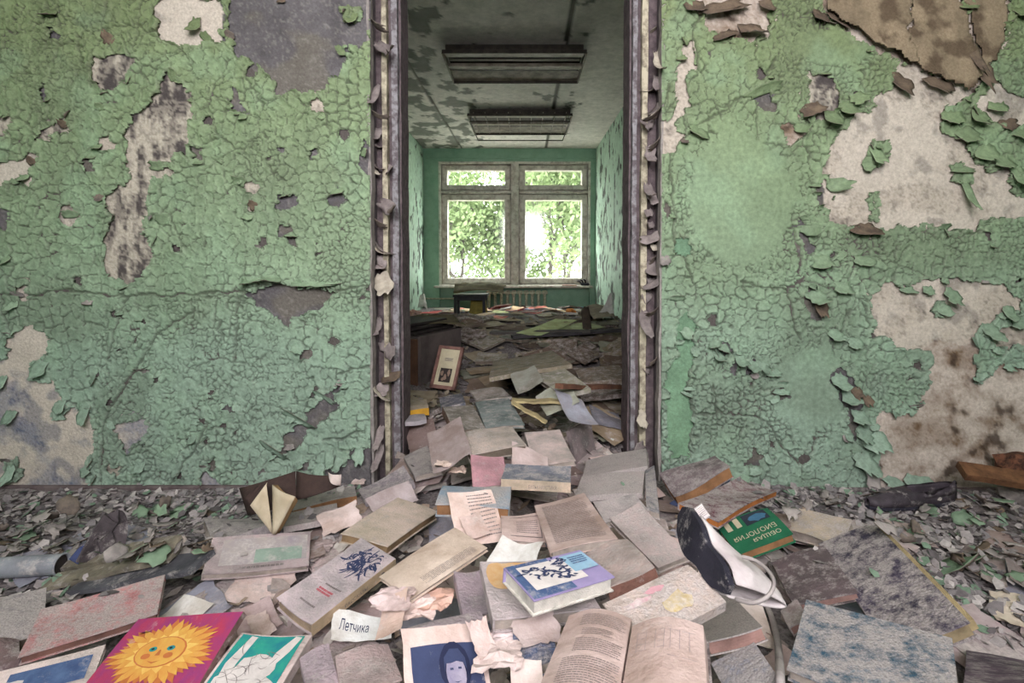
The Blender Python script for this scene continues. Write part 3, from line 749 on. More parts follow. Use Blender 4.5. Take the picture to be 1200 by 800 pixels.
struct('wall_window', join(box(XL - 0.3, WX0, YB, YB + 0.3, 0, ZC), box(WX1, XR + 0.3, YB, YB + 0.3, 0, ZC), box(WX0, WX1, YB, YB + 0.3, WZ1, ZC), box(WX0, WX1, YB + 0.10, YB + 0.3, 0, WZ0)), M_WW)
# ceiling of the back room
xs = np.arange(XL, XR + 0.021, 0.02); ys = np.arange(YI, YB + 0.021, 0.02)
X, Y = np.meshgrid(xs, ys, indexing='ij')
f = sst(0.56, 0.61, fbm(X * 8, Y * 6, 5, 3) * (0.75 + 0.42 * sst(-0.2, -1.0, X) * 1.0 + 0.15 * np.exp(-((X - 0.35) / .25) ** 2 - ((Y - 5.6) / .5) ** 2)))
g = 0.72 + 0.5 * fbm(X * 1.2, Y * 1.2, 4, 5)
c = lin((230, 224, 220)) * g[..., None]
c = c * (1 - 0.85 * f[..., None]) + lin((96, 100, 92)) * 0.85 * f[..., None]
P = np.stack([X, Y, np.full(X.shape, ZC) + 0.004 * f], -1)
for xc, sl in ((-1.02, 0.02), (0.33, 0.0)):
    gap = np.abs(X - (xc + sl * (Y - 4) + 0.01 * (fbm(Y * 3, X * 0, 2, 6) - .5))) < 0.012
    P[..., 2] += np.where(gap, 0.012, 0); c[gap] = lin((90, 86, 80))
struct_c = grid_mesh('ceiling_back_room', P, np.ones((len(xs) - 1, len(ys) - 1), bool), M_INW, None, c)
struct_c['kind'] = 'structure'
struct('ceiling_slab', box(-RX, RX, YI, YB + 0.3, ZC + 0.03, ZC + 0.12), M_CEIL)
# cornice strip above the window
struct('trim_1', bev_box(XL, XR, YB - 0.012, YB - 0.001, ZC - 0.16, ZC - 0.145, 0.003), M_WW)

# window with two casements and two transom lights
M_WFR = mat('weathered_window_paint', (206, 202, 192), (164, 156, 146), scale=12, rough=0.8, bump=0.4, lo=0.44, hi=0.62)
M_GLASS = glass_mat()
win = bpy.data.objects.new('window_1', None); win.location = ((WX0 + WX1) / 2, YB + 0.1, WZ0); COL.objects.link(win); win['kind'] = 'structure'
def wpx(px, py): p = at(px, py, YB + 0.05); return p[0], p[2]
def wbox(name, u0, u1, v0, v1, y0, y1, m=None, parent=win):
    x0, z1 = wpx(u0, v0); x1, z0 = wpx(u1, v1)
    return mesh(name, *bev_box(x0, x1, y0, y1, z0, z1, 0.004), m or M_WFR, parent)
def wframe(name, u0, u1, v0, v1, t, y0, y1, parent=win):
    x0, z1 = wpx(u0, v0); x1, z0 = wpx(u1, v1); t = t / 76.5
    vf = join(bev_box(x0, x0 + t, y0, y1, z0, z1), bev_box(x1 - t, x1, y0, y1, z0, z1), bev_box(x0 + t, x1 - t, y0, y1, z1 - t, z1), bev_box(x0 + t, x1 - t, y0, y1, z0, z0 + t))
    return mesh(name, *vf, M_WFR, parent)
wframe('frame', 514.5, 691, 190, 335.5, 2.6, YB - 0.012, YB + 0.16)
wframe('rebate', 514.5, 691, 190, 335.5, 6.0, YB + 0.10, YB + 0.17)
wbox('rebate', 594.5, 612.5, 191, 335, YB + 0.10, YB + 0.17)
wbox('rebate', 515, 691, 219.5, 231.5, YB + 0.10, YB + 0.17)
wbox('mullion', 599, 608, 190, 335, YB - 0.02, YB + 0.16)
wbox('transom_bar', 515, 599, 224, 227, YB + 0.0, YB + 0.15); wbox('transom_bar', 608, 691, 224, 227, YB + 0.0, YB + 0.15)
for (a, b) in ((518.3, 597.6), (609.4, 687.6)):
    for (c0, c1, tt) in ((194, 222.6, 5.6), (228.4, 332, 6.0)):
        s = wframe('sash', a, b, c0, c1, tt, YB + 0.04, YB + 0.10)
        x0, z1 = wpx(a + tt - 1, c0 + tt - 1); x1, z0 = wpx(b - tt + 1, c1 - tt + 1)
        mesh('pane', *box(x0, x1, YB + 0.072, YB + 0.076, z0, z1), M_GLASS, s)
        i = wframe('inner_bead', a + tt - 1.2, b - tt + 1.2, c0 + tt - 1.2, c1 - tt + 1.2, 1.6, YB + 0.10, YB + 0.15, s)
for (u, v) in ((603, 262), (603, 280), (603, 300), (604, 318)):
    wbox('bare_spot', u - 1, u + 1.2, v - 2.2, v + 2.0, YB - 0.004, YB + 0.0, M_DWOOD)
struct('window_sill', bev_box(at(508, 0, YB)[0], at(695, 0, YB)[0], YB - 0.12, YB + 0.10, 0.625, 0.657), M_WFR)
# radiator under the sill
M_RAD = mat('radiator_enamel', (190, 188, 166), (140, 136, 118), scale=26, rough=0.55, bump=0.2)
rad = thing('radiator', 'cream cast iron radiator with upright sections under the window sill', 'radiator', (-0.06, YB + 0.02, 0.06))
for k in range(10):
    x = -0.53 + k * 0.094
    V, Fc = join(tube([(x, YB + 0.03, 0.10), (x, YB + 0.03, 0.54)], 0.021, 8), tube([(x, YB - 0.05, 0.10), (x, YB - 0.05, 0.54)], 0.021, 8),
                 bev_box(x - 0.042, x + 0.042, YB - 0.07, YB + 0.05, 0.52, 0.585, 0.018), bev_box(x - 0.042, x + 0.042, YB - 0.07, YB + 0.05, 0.06, 0.12, 0.018))
    mesh('radiator_section', V, Fc, M_RAD, rad)
mesh('pipe', *tube([(-1.50, YB - 0.03, 0.46), (-0.62, YB - 0.03, 0.46)], 0.013, 8), M_RAD, rad)
# small things on the sill
M_BLK = mat('black_plastic', (40, 40, 48), (28, 28, 34), rough=0.5)
p = at(685, 333, YB - 0.02)
V, Fc, mi = flake_geo(0.12, 0.10, 2.2); V, Fc = xf((V, Fc), Matrix.Translation((p[0] + 0.0, YB - 0.03, 0.70)) @ Matrix.Rotation(0.9, 4, 'Y') @ Matrix.Rotation(1.3, 4, 'X'))
c_ = thing('glove', 'crumpled black glove or rag at the right end of the window sill', 'glove', (p[0], YB - 0.03, 0.658))
Vb = bev_box(p[0] - 0.06, p[0] + 0.07, YB - 0.07, YB + 0.01, 0.658, 0.70, 0.015)
mesh('crumpled_palm', *Vb, M_BLK, c_)
for q, (dx, a) in enumerate(((-0.05, 2.3), (-0.02, 2.0), (0.015, 1.75))):
    mesh('finger', *tube([(p[0] + dx, YB - 0.03, 0.69), (p[0] + dx + 0.05 * math.cos(a), YB - 0.04, 0.69 + 0.05 * math.sin(a)), (p[0] + dx + 0.075 * math.cos(a + .3), YB - 0.04, 0.69 + 0.07 * math.sin(a + .3))], [0.014, 0.013, 0.009], 7), M_BLK, c_)
p = at(668, 334, YB - 0.05)
M_RBRN = mat('reddish_wood', (150, 98, 72), (108, 66, 48), scale=20, rough=0.8)
tag(mesh('wood_offcut', *bev_box(p[0] - 0.12, p[0] + 0.10, YB - 0.09, YB - 0.04, 0.658, 0.672, 0.003), M_RBRN, loc=(p[0], YB - 0.06, 0.658)), 'thin reddish wooden strip lying on the window sill beside the black rag', 'strip')

# fluorescent ceiling lamps
M_LAMP = mat('lamp_enamel', (150, 142, 128), (104, 96, 84), scale=12, rough=0.5, bump=0.1)
M_LAMPD = mat('lamp_dark_metal', (70, 64, 56), (44, 40, 36), scale=20, rough=0.6)
M_TUBE = mat('dead_lamp_tube', (196, 192, 180), (160, 156, 146), rough=0.25, bump=0.0)
def lamp(label, x, y0, y1, zlow, w, dropped):
    r = thing('ceiling_lamp', label, 'ceiling lamp', (x, (y0 + y1) / 2, ZC - 0.02))
    x0, x1 = x - w / 2, x + w / 2; ym = (y0 + y1) / 2
    mesh('backplate', *bev_box(x0 + .02, x1 - .02, y0 + .05, y1 - .05, ZC - 0.05, ZC - 0.004), M_LAMPD, r)
    for (ya, yb, nm) in ((y0, ym, 0), (y1, ym, 1)):   # two sloping reflectors
        V = [(x0, ya, zlow), (x1, ya, zlow), (x1, (ya * .45 + ym * .55), ZC - 0.05), (x0, (ya * .45 + ym * .55), ZC - 0.05)]
        V += [(a, b, c + 0.006) for a, b, c in V]
        mesh('reflector', V, [(0, 1, 2, 3), (7, 6, 5, 4), (0, 4, 5, 1), (1, 5, 6, 2), (2, 6, 7, 3), (3, 7, 4, 0)], M_LAMP, r)
        mesh('side_lip', *bev_box(x0, x1, min(ya, ya) - .006, ya + .006, zlow - 0.02, zlow + 0.008, 0.002), M_LAMPD, r)
    for xe in (x0, x1):
        V = [(xe - .006, y0, zlow - .015), (xe - .006, y1, zlow - .015), (xe - .006, y1 - .12, ZC - .03), (xe - .006, y0 + .12, ZC - .03)]
        V += [(a + .012, b, c) for a, b, c in V]
        mesh('end_cap', V, [(0, 1, 2, 3), (7, 6, 5, 4), (0, 4, 5, 1), (1, 5, 6, 2), (2, 6, 7, 3), (3, 7, 4, 0)], M_LAMP, r)
    mesh('centre_rib', *bev_box(x0, x1, ym - .04, ym + .04, zlow - 0.005, zlow + 0.02, 0.004), M_LAMP, r)
    if not dropped:
        for yy in (ym - .10, ym + .10):
            t = mesh('lamp_tube', *tube([(x0 + .03, yy, zlow + .025), (x1 - .03, yy, zlow + .025)], 0.013, 8), M_TUBE, r, smooth=True)
    else:
        n = 9
        for k in range(n):
            xx = x0 + (k + 0.5) * w / n
            mesh('louvre', *box(xx - .003, xx + .003, y0 + .02, y1 - .02, zlow - .01, zlow + .03), M_LAMP, r)
        mesh('hanging_frame', *join(tube([(x0 + .03, y0 - .0, zlow - .08), (x1 - .03, y0, zlow - .08)], .007, 6), tube([(x0 + .05, y1 - .05, zlow - .10), (x1 - .05, y1 - .05, zlow - .10)], .007, 6),
             tube([(x0 + .03, y0, zlow - .08), (x0 + .05, y1 - .05, zlow - .10)], .007, 6), tube([(x1 - .03, y0, zlow - .08), (x1 - .05, y1 - .05, zlow - .10)], .007, 6)), M_LAMPD, r)
        for xe in (x0 + .04, x1 - .04):
            mesh('hanger', *tube([(xe, y0, zlow - .08), (xe, y0 + .02, zlow)], .004, 5), M_LAMPD, r)
lamp('long fluorescent ceiling lamp nearer the doorway with closed grey reflectors', -0.075, 4.05, 4.72, ZC - 0.075, 1.13, False)
lamp('long fluorescent ceiling lamp nearer the window with a dropped wire frame', -0.045, 5.75, 6.6, ZC - 0.075, 1.17, True)

# outside: overgrown trees
M_LEAF = mat('pale_leaves', (112, 128, 88), (92, 110, 70), scale=3, rough=0.7, bump=0, vary=0.1)
M_BARK = mat('grey_bark', (70, 66, 60), (52, 48, 44), scale=12, rough=0.95)
M_BOUNCE = mat('bounce_ground', (190, 188, 180), (160, 158, 150), scale=2, rough=0.95)  # unseen ground made pale to bounce light up to the ceiling
struct('ground', box(-14, 14, YB + 0.31, 30, -1.3, -1.2), M_BOUNCE)
def tree(x, y, h, label, seed):
    rr = random.Random(seed)
    r = thing('tree', label, 'tree', (x, y, -1.2), 'trees outside the window')
    segs = []; tips = []
    def grow(p, d, L_, rad_, lev):
        q = p + d * L_
        mid = p + d * L_ * .5 + np.array([rr.uniform(-1, 1), rr.uniform(-1, 1), 0]) * L_ * .06
        segs.append(tube([p, mid, q], [rad_, rad_ * .85, rad_ * .68], 6, False))
        if lev >= 4 or rad_ < .006: tips.append(q); return
        if lev >= 2: tips.append(mid); tips.append(q)
        for k in range(3 if lev else 4):
            nd = d + np.array([rr.uniform(-1, 1), rr.uniform(-1, 1), rr.uniform(-.35, .6)]) * (.75 if lev else .5)
            nd /= np.linalg.norm(nd)
            grow(q if k < 2 else mid, nd, L_ * rr.uniform(.62, .82), rad_ * .62, lev + 1)
    grow(np.array([x, y, -1.2]), np.array([rr.uniform(-.15, .15), 0, 1.0]), h * .33, h * .013, 0)
    V, Fc = join(*segs)
    mesh('trunk_and_branches', V, Fc, M_BARK, r, smooth=True)
    V = []; Fc = []
    for t in tips:
        for k in range(38):
            c_ = t + np.array([rr.gauss(0, .22), rr.gauss(0, .22), rr.gauss(0, .2)])
            a = np.array([rr.uniform(-1, 1), rr.uniform(-1, 1), rr.uniform(-1, 1)]); a /= np.linalg.norm(a)
            b = np.cross(a, [0.3, 0.5, 0.8]); b /= np.linalg.norm(b) + 1e-6
            s = rr.uniform(.045, .085); n = len(V)
            V += [tuple(c_ - a * s), tuple(c_ + b * s * .5), tuple(c_ + a * s), tuple(c_ - b * s * .5)]
            Fc.append((n, n + 1, n + 2, n + 3))
    mesh('leaves', V, Fc, M_LEAF, r, kind='stuff')
tree(-1.25, 11.2, 5.2, 'leafy young tree seen through the left window pane', 3)
tree(0.75, 11.6, 5.6, 'leafy young tree with forked stem seen through the right window pane', 8)
tree(-0.35, 12.6, 4.6, 'slim sapling outside near the mullion of the window', 21)
tree(-4.6, 15.5, 7.0, 'taller tree far outside toward the left edge of the window', 5)
tree(-0.3, 19.0, 8.0, 'taller tree far outside behind the window mullion', 6)
tree(-2.6, 13.0, 5.6, 'bushy tree outside at the left edge of the left window pane', 15)
tree(2.2, 13.2, 5.6, 'bushy tree outside at the right edge of the right window pane', 16)
tree(4.9, 16.8, 7.0, 'taller tree far outside toward the right edge of the window', 7)
# ---------------------------------------------------------------- the pile: a height map everything is laid on
HX0, HX1, HY0, HY1, HS = -2.6, 2.6, 0.2, 7.8, 0.01
NX = int((HX1 - HX0) / HS) + 1; NY = int((HY1 - HY0) / HS) + 1
gx = HX0 + np.arange(NX) * HS; gy = HY0 + np.arange(NY) * HS
GX, GY = np.meshgrid(gx, gy, indexing='ij')
def ground(x, y):
    front = 0.025 + 0.085 * np.exp(-((x - 0.05) / 0.8) ** 2) * sst(0.5, 1.3, y) + 0.03 * np.exp(-((x - 1.0) / 0.5) ** 2 - ((y - 1.3) / 0.4) ** 2)
    doorw = 0.06 * np.exp(-((x + 0.03) / 0.45) ** 2) * sst(1.6, 2.2, y)
    back = 0.15 + 0.24 * sst(2.3, 4.9, y) - 0.06 * sst(5.5, 7.0, y)
    front = front + 0.045 * np.exp(-np.clip(YW - y, 0, 9) / .10) * sst(.62, .85, np.abs(x))
    t = sst(2.1, 2.45, y)
    return (front + doorw) * (1 - t) + back * t
H = ground(GX, GY) + 0.030 * (fbm(GX * 6, GY * 6, 4, 1) - 0.5) * np.where(GY > 2.3, 1.8, 1.0)
H0 = H.copy()
M_RUB = mat('dusty_rubble', (255, 255, 255), (150, 146, 146), scale=70, rough=1.0, bump=1.0, bscale=60, attr=True, vary=0)
def hsample(x, y):
    i = np.clip(np.round((np.asarray(x) - HX0) / HS).astype(int), 0, NX - 1); j = np.clip(np.round((np.asarray(y) - HY0) / HS).astype(int), 0, NY - 1)
    return H[i, j]
def rubble(name, x0, x1, y0, y1, label):
    i0, i1 = int((x0 - HX0) / HS), int((x1 - HX0) / HS); j0, j1 = int((y0 - HY0) / HS), int((y1 - HY0) / HS)
    sl = (slice(i0, i1 + 1, 2), slice(j0, j1 + 1, 2))
    P = np.stack([GX[sl], GY[sl], H0[sl] - 0.004], -1)
    c = lin((156, 148, 148)) * (0.6 + 0.7 * fbm(GX[sl] * 9, GY[sl] * 9, 4, 2))[..., None]
    o = grid_mesh(name, P, np.ones((P.shape[0] - 1, P.shape[1] - 1), bool), M_RUB, None, c)
    tag(o, label, 'rubble', kind='stuff'); return o
rubble('rubble_bed', -2.58, 2.58, 0.3, YW - 0.04, 'grey dusty rubble covering the floor under the books')
rubble('rubble_heap', -0.53, 0.46, YW - 0.05, YI + 0.1, 'dusty rubble filling the doorway threshold')
rubble('rubble_heap', XL + 0.02, XR - 0.02, YI + 0.05, YB - 0.14, 'dusty heap of rubble filling the back room floor')

def hset(Pts):
    Pts = Pts.reshape(-1, 3)
    i = np.round((Pts[:, 0] - HX0) / HS).astype(int); j = np.round((Pts[:, 1] - HY0) / HS).astype(int)
    ok = (i >= 0) & (i < NX) & (j >= 0) & (j < NY)
    np.maximum.at(H, (i[ok], j[ok]), Pts[ok, 2])

def hit(px, py, up=0.0):
    d = rays(px, py); s = np.arange(.4, 9, .004)
    q = EYE + s[:, None] * d
    k = np.argmax(q[:, 2] < hsample(q[:, 0], q[:, 1]) + up)
    return q[k]

class Fr:
    """frame of a flat thing: c centre of its top face, ex, ey, ez unit axes, w along ex, h along ey"""
    def __init__(s, c, ex, ey, ez, w, h): s.c, s.ex, s.ey, s.ez, s.w, s.h = c, ex, ey, ez, w, h
    def p(s, x, y, z): return s.c + np.multiply.outer(x, s.ex) + np.multiply.outer(y, s.ey) + np.multiply.outer(z, s.ez)

def rodr(v):
    a = np.linalg.norm(v)
    if a < 1e-9: return np.eye(3)
    k = v / a; K = np.array([[0, -k[2], k[1]], [k[2], 0, -k[0]], [-k[1], k[0], 0]])
    return np.eye(3) + math.sin(a) * K + (1 - math.cos(a)) * K @ K

def fit(quad, zoff=0.05, tsig=0.22, wh=None):
    """real rectangle whose corners look like the quad (far left, far right, near right, near left)"""
    q = np.array(quad, float)
    m = q.mean(0)
    Y = 1.5
    for _ in range(12):
        d = rays(m[0], m[1]); g = float(ground(np.array(EYE[0] + d[0] * Y / d[1]), np.array(Y))) + zoff
        Y = 0.5 * Y + 0.5 * max(0.4, (g - EYE[2]) / d[2] * d[1]) if d[2] < -0.02 else Y
    c0 = at(m[0], m[1], Y)
    def onplane(p): d = rays(p[0], p[1]); return EYE + d * ((c0[2] - EYE[2]) / d[2])
    A, B, Cc, D = [onplane(p) for p in q]
    ex = (B - A) + (Cc - D); yaw = math.atan2(ex[1], ex[0])
    w0 = np.linalg.norm(ex) / 2; h0 = np.linalg.norm((A - D) + (B - Cc)) / 2
    par = np.array([c0[0], c0[1], c0[2], 0, 0, yaw, math.log(w0), math.log(h0)])
    def frame(p):
        Rz = np.array([[math.cos(p[5]), -math.sin(p[5]), 0], [math.sin(p[5]), math.cos(p[5]), 0], [0, 0, 1]])
        Rm = rodr(np.array([p[3], p[4], 0])) @ Rz
        return Fr(np.array(p[:3]), Rm[:, 0], Rm[:, 1], Rm[:, 2], math.exp(p[6]), math.exp(p[7]))
    def res(p):
        f = frame(p)
        X = np.array([-f.w, f.w, f.w, -f.w]) / 2; Yv = np.array([f.h, f.h, -f.h, -f.h]) / 2
        r = (project(f.p(X, Yv, np.zeros(4))) - q).ravel() / 3.0
        pr = [p[3] / tsig, p[4] / tsig, (p[2] - c0[2]) / 0.015]
        s = wh or (w0, h0)
        pr += [(p[6] - math.log(s[0])) / 0.5, (p[7] - math.log(s[1])) / 0.5]
        return np.concatenate([r, pr])
    lam = 1e-2; r = res(par)
    for _ in range(25):
        J = np.zeros((len(r), 8))
        for k in range(8):
            d = np.zeros(8); d[k] = 1e-5; J[:, k] = (res(par + d) - r) / 1e-5
        A_ = J.T @ J; stp = np.linalg.solve(A_ + lam * np.diag(np.diag(A_) + 1e-6), -J.T @ r)
        rn = res(par + stp)
        if (rn ** 2).sum() < (r ** 2).sum(): par = par + stp; r = rn; lam *= 0.4
        else: lam *= 4
    return frame(par)

def rest(f, t, soft=0.010):
    """slide the fitted rectangle along its sight lines until it lies on what is below"""
    u = np.linspace(-0.5, 0.5, 13)
    X, Y = [a.ravel() for a in np.meshgrid(u, u, indexing='ij')]
    for s in np.arange(1.25, 0.55, -0.008):
        c = EYE + (f.c - EYE) * s
        g = Fr(c, f.ex, f.ey, f.ez, f.w * s, f.h * s)
        P = g.p(X * g.w, Y * g.h, np.full(X.shape, -t))
        pen = hsample(P[:, 0], P[:, 1]) - P[:, 2]
        if pen.max() < soft and np.percentile(pen, 80) < soft * 0.3: break
    hset(g.p(np.repeat(np.linspace(-.5, .5, 50), 50) * g.w, np.tile(np.linspace(-.5, .5, 50), 50) * g.h, np.zeros(2500)))
    return g

def drop(x, y, yaw, w, h, t, soft=0.008, jit=0.06):
    """lay a box at x, y on the height map, tilted with what is below"""
    u = np.linspace(-0.5, 0.5, 11)
    X, Y = [a.ravel() for a in np.meshgrid(u, u, indexing='ij')]
    ca, sa = math.cos(yaw), math.sin(yaw)
    wx = x + X * w * ca - Y * h * sa; wy = y + X * w * sa + Y * h * ca
    hz = hsample(wx, wy)
    A = np.stack([wx - x, wy - y, np.ones(len(wx))], -1)
    k, *_ = np.linalg.lstsq(A, hz, rcond=None)
    k[:2] = np.clip(k[:2], -0.45, 0.45) + nrng.normal(0, jit, 2)
    n = np.array([-k[0], -k[1], 1]); n /= np.linalg.norm(n)
    ex = np.array([ca, sa, 0]); ex = ex - n * (ex @ n); ex /= np.linalg.norm(ex); ey = np.cross(n, ex)
    f = Fr(np.array([x, y, 0.0]), ex, ey, n, w, h)
    P = f.p(X * w, Y * h, np.zeros(len(X)))
    dz = np.percentile(hsample(P[:, 0], P[:, 1]) - P[:, 2], 93)
    f.c = f.c + np.array([0, 0, dz + 0.001]) + n * t
    hset(f.p(np.repeat(np.linspace(-.5, .5, 40), 40) * w, np.tile(np.linspace(-.5, .5, 40), 40) * h, np.zeros(1600)))
    return f

# ---------------------------------------------------------------- books
def slab(f, x0, x1, y0, y1, z0, z1, nx, ny, warp):
    xs = np.linspace(x0, x1, nx + 1); ys = np.linspace(y0, y1, ny + 1)
    X, Y = np.meshgrid(xs, ys, indexing='ij')
    wz = warp(X, Y)
    T = f.p(X.ravel(), Y.ravel(), (wz + z1).ravel()); B = f.p(X.ravel(), Y.ravel(), (wz + z0).ravel())
    N = len(T); m = ny + 1; Fc = []
    for i in range(nx):
        for j in range(ny):
            a = i * m + j
            Fc.append((a, a + m, a + m + 1, a + 1)); Fc.append((N + a, N + a + 1, N + a + m + 1, N + a + m))
    rim = [i * m for i in range(nx + 1)] + [nx * m + j for j in range(1, m)] + [i * m + ny for i in range(nx - 1, -1, -1)] + [j for j in range(ny - 1, 0, -1)]
    for k in range(len(rim)):
        a, b = rim[k], rim[(k + 1) % len(rim)]
        Fc.append((b, a, N + a, N + b))
    return np.concatenate([T, B]), Fc

def mkwarp(f, rr, amt):
    a = rr.uniform(-1, 1) * amt; b = rr.uniform(-1, 1) * amt; c = rr.uniform(-1, 1) * amt * 1.2; ph = rr.uniform(0, 6)
    e = rr.uniform(0.2, 0.9) * amt
    return lambda X, Y: a * ((2 * X / f.w) ** 2 - .3) + b * ((2 * Y / f.h) ** 2 - .3) + c * (2 * X / f.w) * (2 * Y / f.h) + e * np.sin(4 * X / f.w + 3 * Y / f.h + ph)

def book(name, label, f, t, spine, mc, mp, group=None, warp=0.004, cover=0.0025, simple=False, msp=None, seed=None, cat='book', open_gap=0.0, mback=None):
    rr = random.Random(seed if seed is not None else rnd.random())
    base = f.p(np.array(0.0), np.array(0.0), np.array(-t))
    r = thing(name, label, cat, base, group)
    wp = mkwarp(f, rr, warp)
    w, h = f.w / 2, f.h / 2
    ins = min(0.004, 0.03 * f.w)
    x0, x1, y0, y1 = -w + ins, w - ins, -h + ins, h - ins
    if spine == 0: y1 = h - cover
    if spine == 1: x1 = w - cover
    if spine == 2: y0 = -h + cover
    if spine == 3: x0 = -w + cover
    nx, ny = (3, 3) if simple else (8, 8)
    gap = (lambda X, Y: open_gap * sst(-0.2, 1, 2 * X / f.w)) if open_gap else (lambda X, Y: 0 * X)
    top = lambda X, Y: wp(X, Y) + gap(X, Y)
    if simple:
        a = slab(f, -w, w, -h, h, -cover, 0, nx, ny, wp); b = slab(f, -w, w, -h, h, -t, -t + cover, nx, ny, wp)
        parts = [a, b]
        if spine is not None:
            sb = {0: (-w, w, h - cover, h), 1: (w - cover, w, -h, h), 2: (-w, w, -h, -h + cover), 3: (-w, -w + cover, -h, h)}[spine]
            parts.append(slab(f, *sb, -t, 0, 2, 2, wp))
        V, Fc = join(*parts)
        mesh('cover', V, Fc, mc, r)
    else:
        fc = mesh('front_cover', *slab(f, -w, w, -h, h, -cover, 0, nx, ny, top), mc, r, smooth=False)
        mesh('back_cover', *slab(f, -w, w, -h, h, -t, -t + cover, nx, ny, wp), mback or mc, r)
        if spine is not None:
            sb = {0: (-w, w, h - cover, h + .001), 1: (w - cover, w + .001, -h, h), 2: (-w, w, -h - .001, -h + cover), 3: (-w - .001, -w + cover, -h, h)}[spine]
            sp = mesh('spine', *slab(f, *sb, -t, -0.0004, 8 if spine in (0, 2) else 1, 8 if spine in (1, 3) else 1, wp), msp or mc, r)
    mesh('pages', *slab(f, x0, x1, y0, y1, -t + cover, -cover, nx, ny, wp), mp, r)
    r_ = dict(root=r, f=f, warp=top)
    if not simple: r_['cover'] = fc
    return r_

def sheet_points(f, curl, n, ragged, seed):
    rr = random.Random(seed)
    s = np.linspace(-.5, .5, n + 1)
    X, Y = np.meshgrid(s * f.w, s * f.h, indexing='ij')
    jx = np.array([[rr.uniform(-1, 1) for _ in s] for _ in s]) * ragged * f.w * .5; jy = np.array([[rr.uniform(-1, 1) for _ in s] for _ in s]) * ragged * f.h * .5
    ed = (np.abs(X) > .49 * f.w) | (np.abs(Y) > .49 * f.h)
    P = f.p((X + jx * ed).ravel(), (Y + jy * ed).ravel(), np.zeros(X.size)).reshape(n + 1, n + 1, 3)
    # blend of its own plane and the ground below
    hz = np.stack([hsample(P[..., 0] + a, P[..., 1] + b) for a in (-.02, 0, .02) for b in (-.02, 0, .02)]).max(0)
    A_ = np.stack([P[..., 0].ravel() - f.c[0], P[..., 1].ravel() - f.c[1], np.ones(P[..., 0].size)], -1)
    k_, *_ = np.linalg.lstsq(A_, hz.ravel(), rcond=None)
    k_[:2] = np.clip(k_[:2], -.28, .28)
    pl = (A_ @ k_).reshape(hz.shape)
    rs_ = np.clip(hz - pl, -.02, .012)
    for _ in range(4):
        e_ = np.pad(rs_, 1, mode='edge'); rs_ = (e_[:-2, 1:-1] + e_[2:, 1:-1] + e_[1:-1, :-2] + e_[1:-1, 2:] + 2 * rs_) / 6
    hz = pl + .6 * rs_ + np.percentile(hz - pl - .6 * rs_, 75)
    cu = np.array([rr.uniform(0, 1) for _ in range(4)])
    tx = X / f.w + .5; ty = Y / f.h + .5
    lift = curl * (cu[0] * ((1 - tx) * (1 - ty)) ** 1.5 + cu[1] * (tx * (1 - ty)) ** 1.5 + cu[2] * (tx * ty) ** 1.5 + cu[3] * ((1 - tx) * ty) ** 1.5) * 1.6
    P[..., 2] = hz + 0.0015 + lift + rr.uniform(0, .0015)
    return P

def sheet(name, label, f, m, group=None, curl=0.006, n=7, ragged=0.02, cat='paper', seed=None, thick=0.0008, aim=False):
    """thin paper draped over the pile"""
    seed = seed if seed is not None else rnd.random()
    if aim:      # keep it on its sight line while it settles
        k0 = np.linalg.norm(f.c - EYE)
        for _ in range(9):
            P = sheet_points(f, curl, n, ragged, seed); d = f.c - EYE
            s = np.clip(.5 + .5 * (float(P[..., 2].mean()) - EYE[2]) / d[2], .97, 1.03)
            if not .78 < np.linalg.norm(d) * s / k0 < 1.04: break
            f = Fr(EYE + d * s, f.ex, f.ey, f.ez, f.w * s, f.h * s)
    P = sheet_points(f, curl, n, ragged, seed)
    hset(P)
    T = P.reshape(-1, 3); B = T - np.array([0, 0, thick])
    N = len(T); mm = n + 1; Fc = []
    for i in range(n):
        for j in range(n):
            a = i * mm + j
            Fc.append((a, a + mm, a + mm + 1, a + 1)); Fc.append((N + a, N + a + 1, N + a + mm + 1, N + a + mm))
    rim = [i * mm for i in range(n + 1)] + [n * mm + j for j in range(1, mm)] + [i * mm + n for i in range(n - 1, -1, -1)] + [j for j in range(n - 1, 0, -1)]
    for k in range(len(rim)):
        a, b = rim[k], rim[(k + 1) % len(rim)]
        Fc.append((b, a, N + a, N + b))
    V = np.concatenate([T, B])
    c = P.reshape(-1, 3).mean(0)
    o = mesh(name, V, Fc, m, None, smooth=False, loc=(c[0], c[1], float(P[..., 2].min())))
    tag(o, label, cat, group)
    return o, P

PAPERS = {}
def pm(rgb, dust=0.25, k=''):
    key = 'paper_%d_%d_%d_%d%s' % (*rgb, int(dust * 100), k)
    rgb = tuple(min(238, int(v * q_) + 4) for v, q_ in zip(rgb, (1.12, 1.08, 1.095))); d = tuple(int(v * q_) for v, q_ in zip(rgb, (.80, .77, .74)))
    return mat(key, rgb, d, scale=9, rough=0.95, bump=0.35, bscale=70, dust=dust, dcol=(204, 192, 190), dscale=45, vary=0.1)
def cm(rgb, dust=0.5, rough=0.8, d2=None):
    key = 'cover_%d_%d_%d_%d' % (*rgb, int(dust * 100))
    return mat(key, tuple(min(235, int(v * q_)) for v, q_ in zip(rgb, (1.10, 1.06, 1.075))), d2 or tuple(int(v * .82) for v in rgb), scale=10, rough=rough, bump=0.7, bscale=150, dust=dust, dcol=(200, 190, 188), dscale=120, vary=0.06)
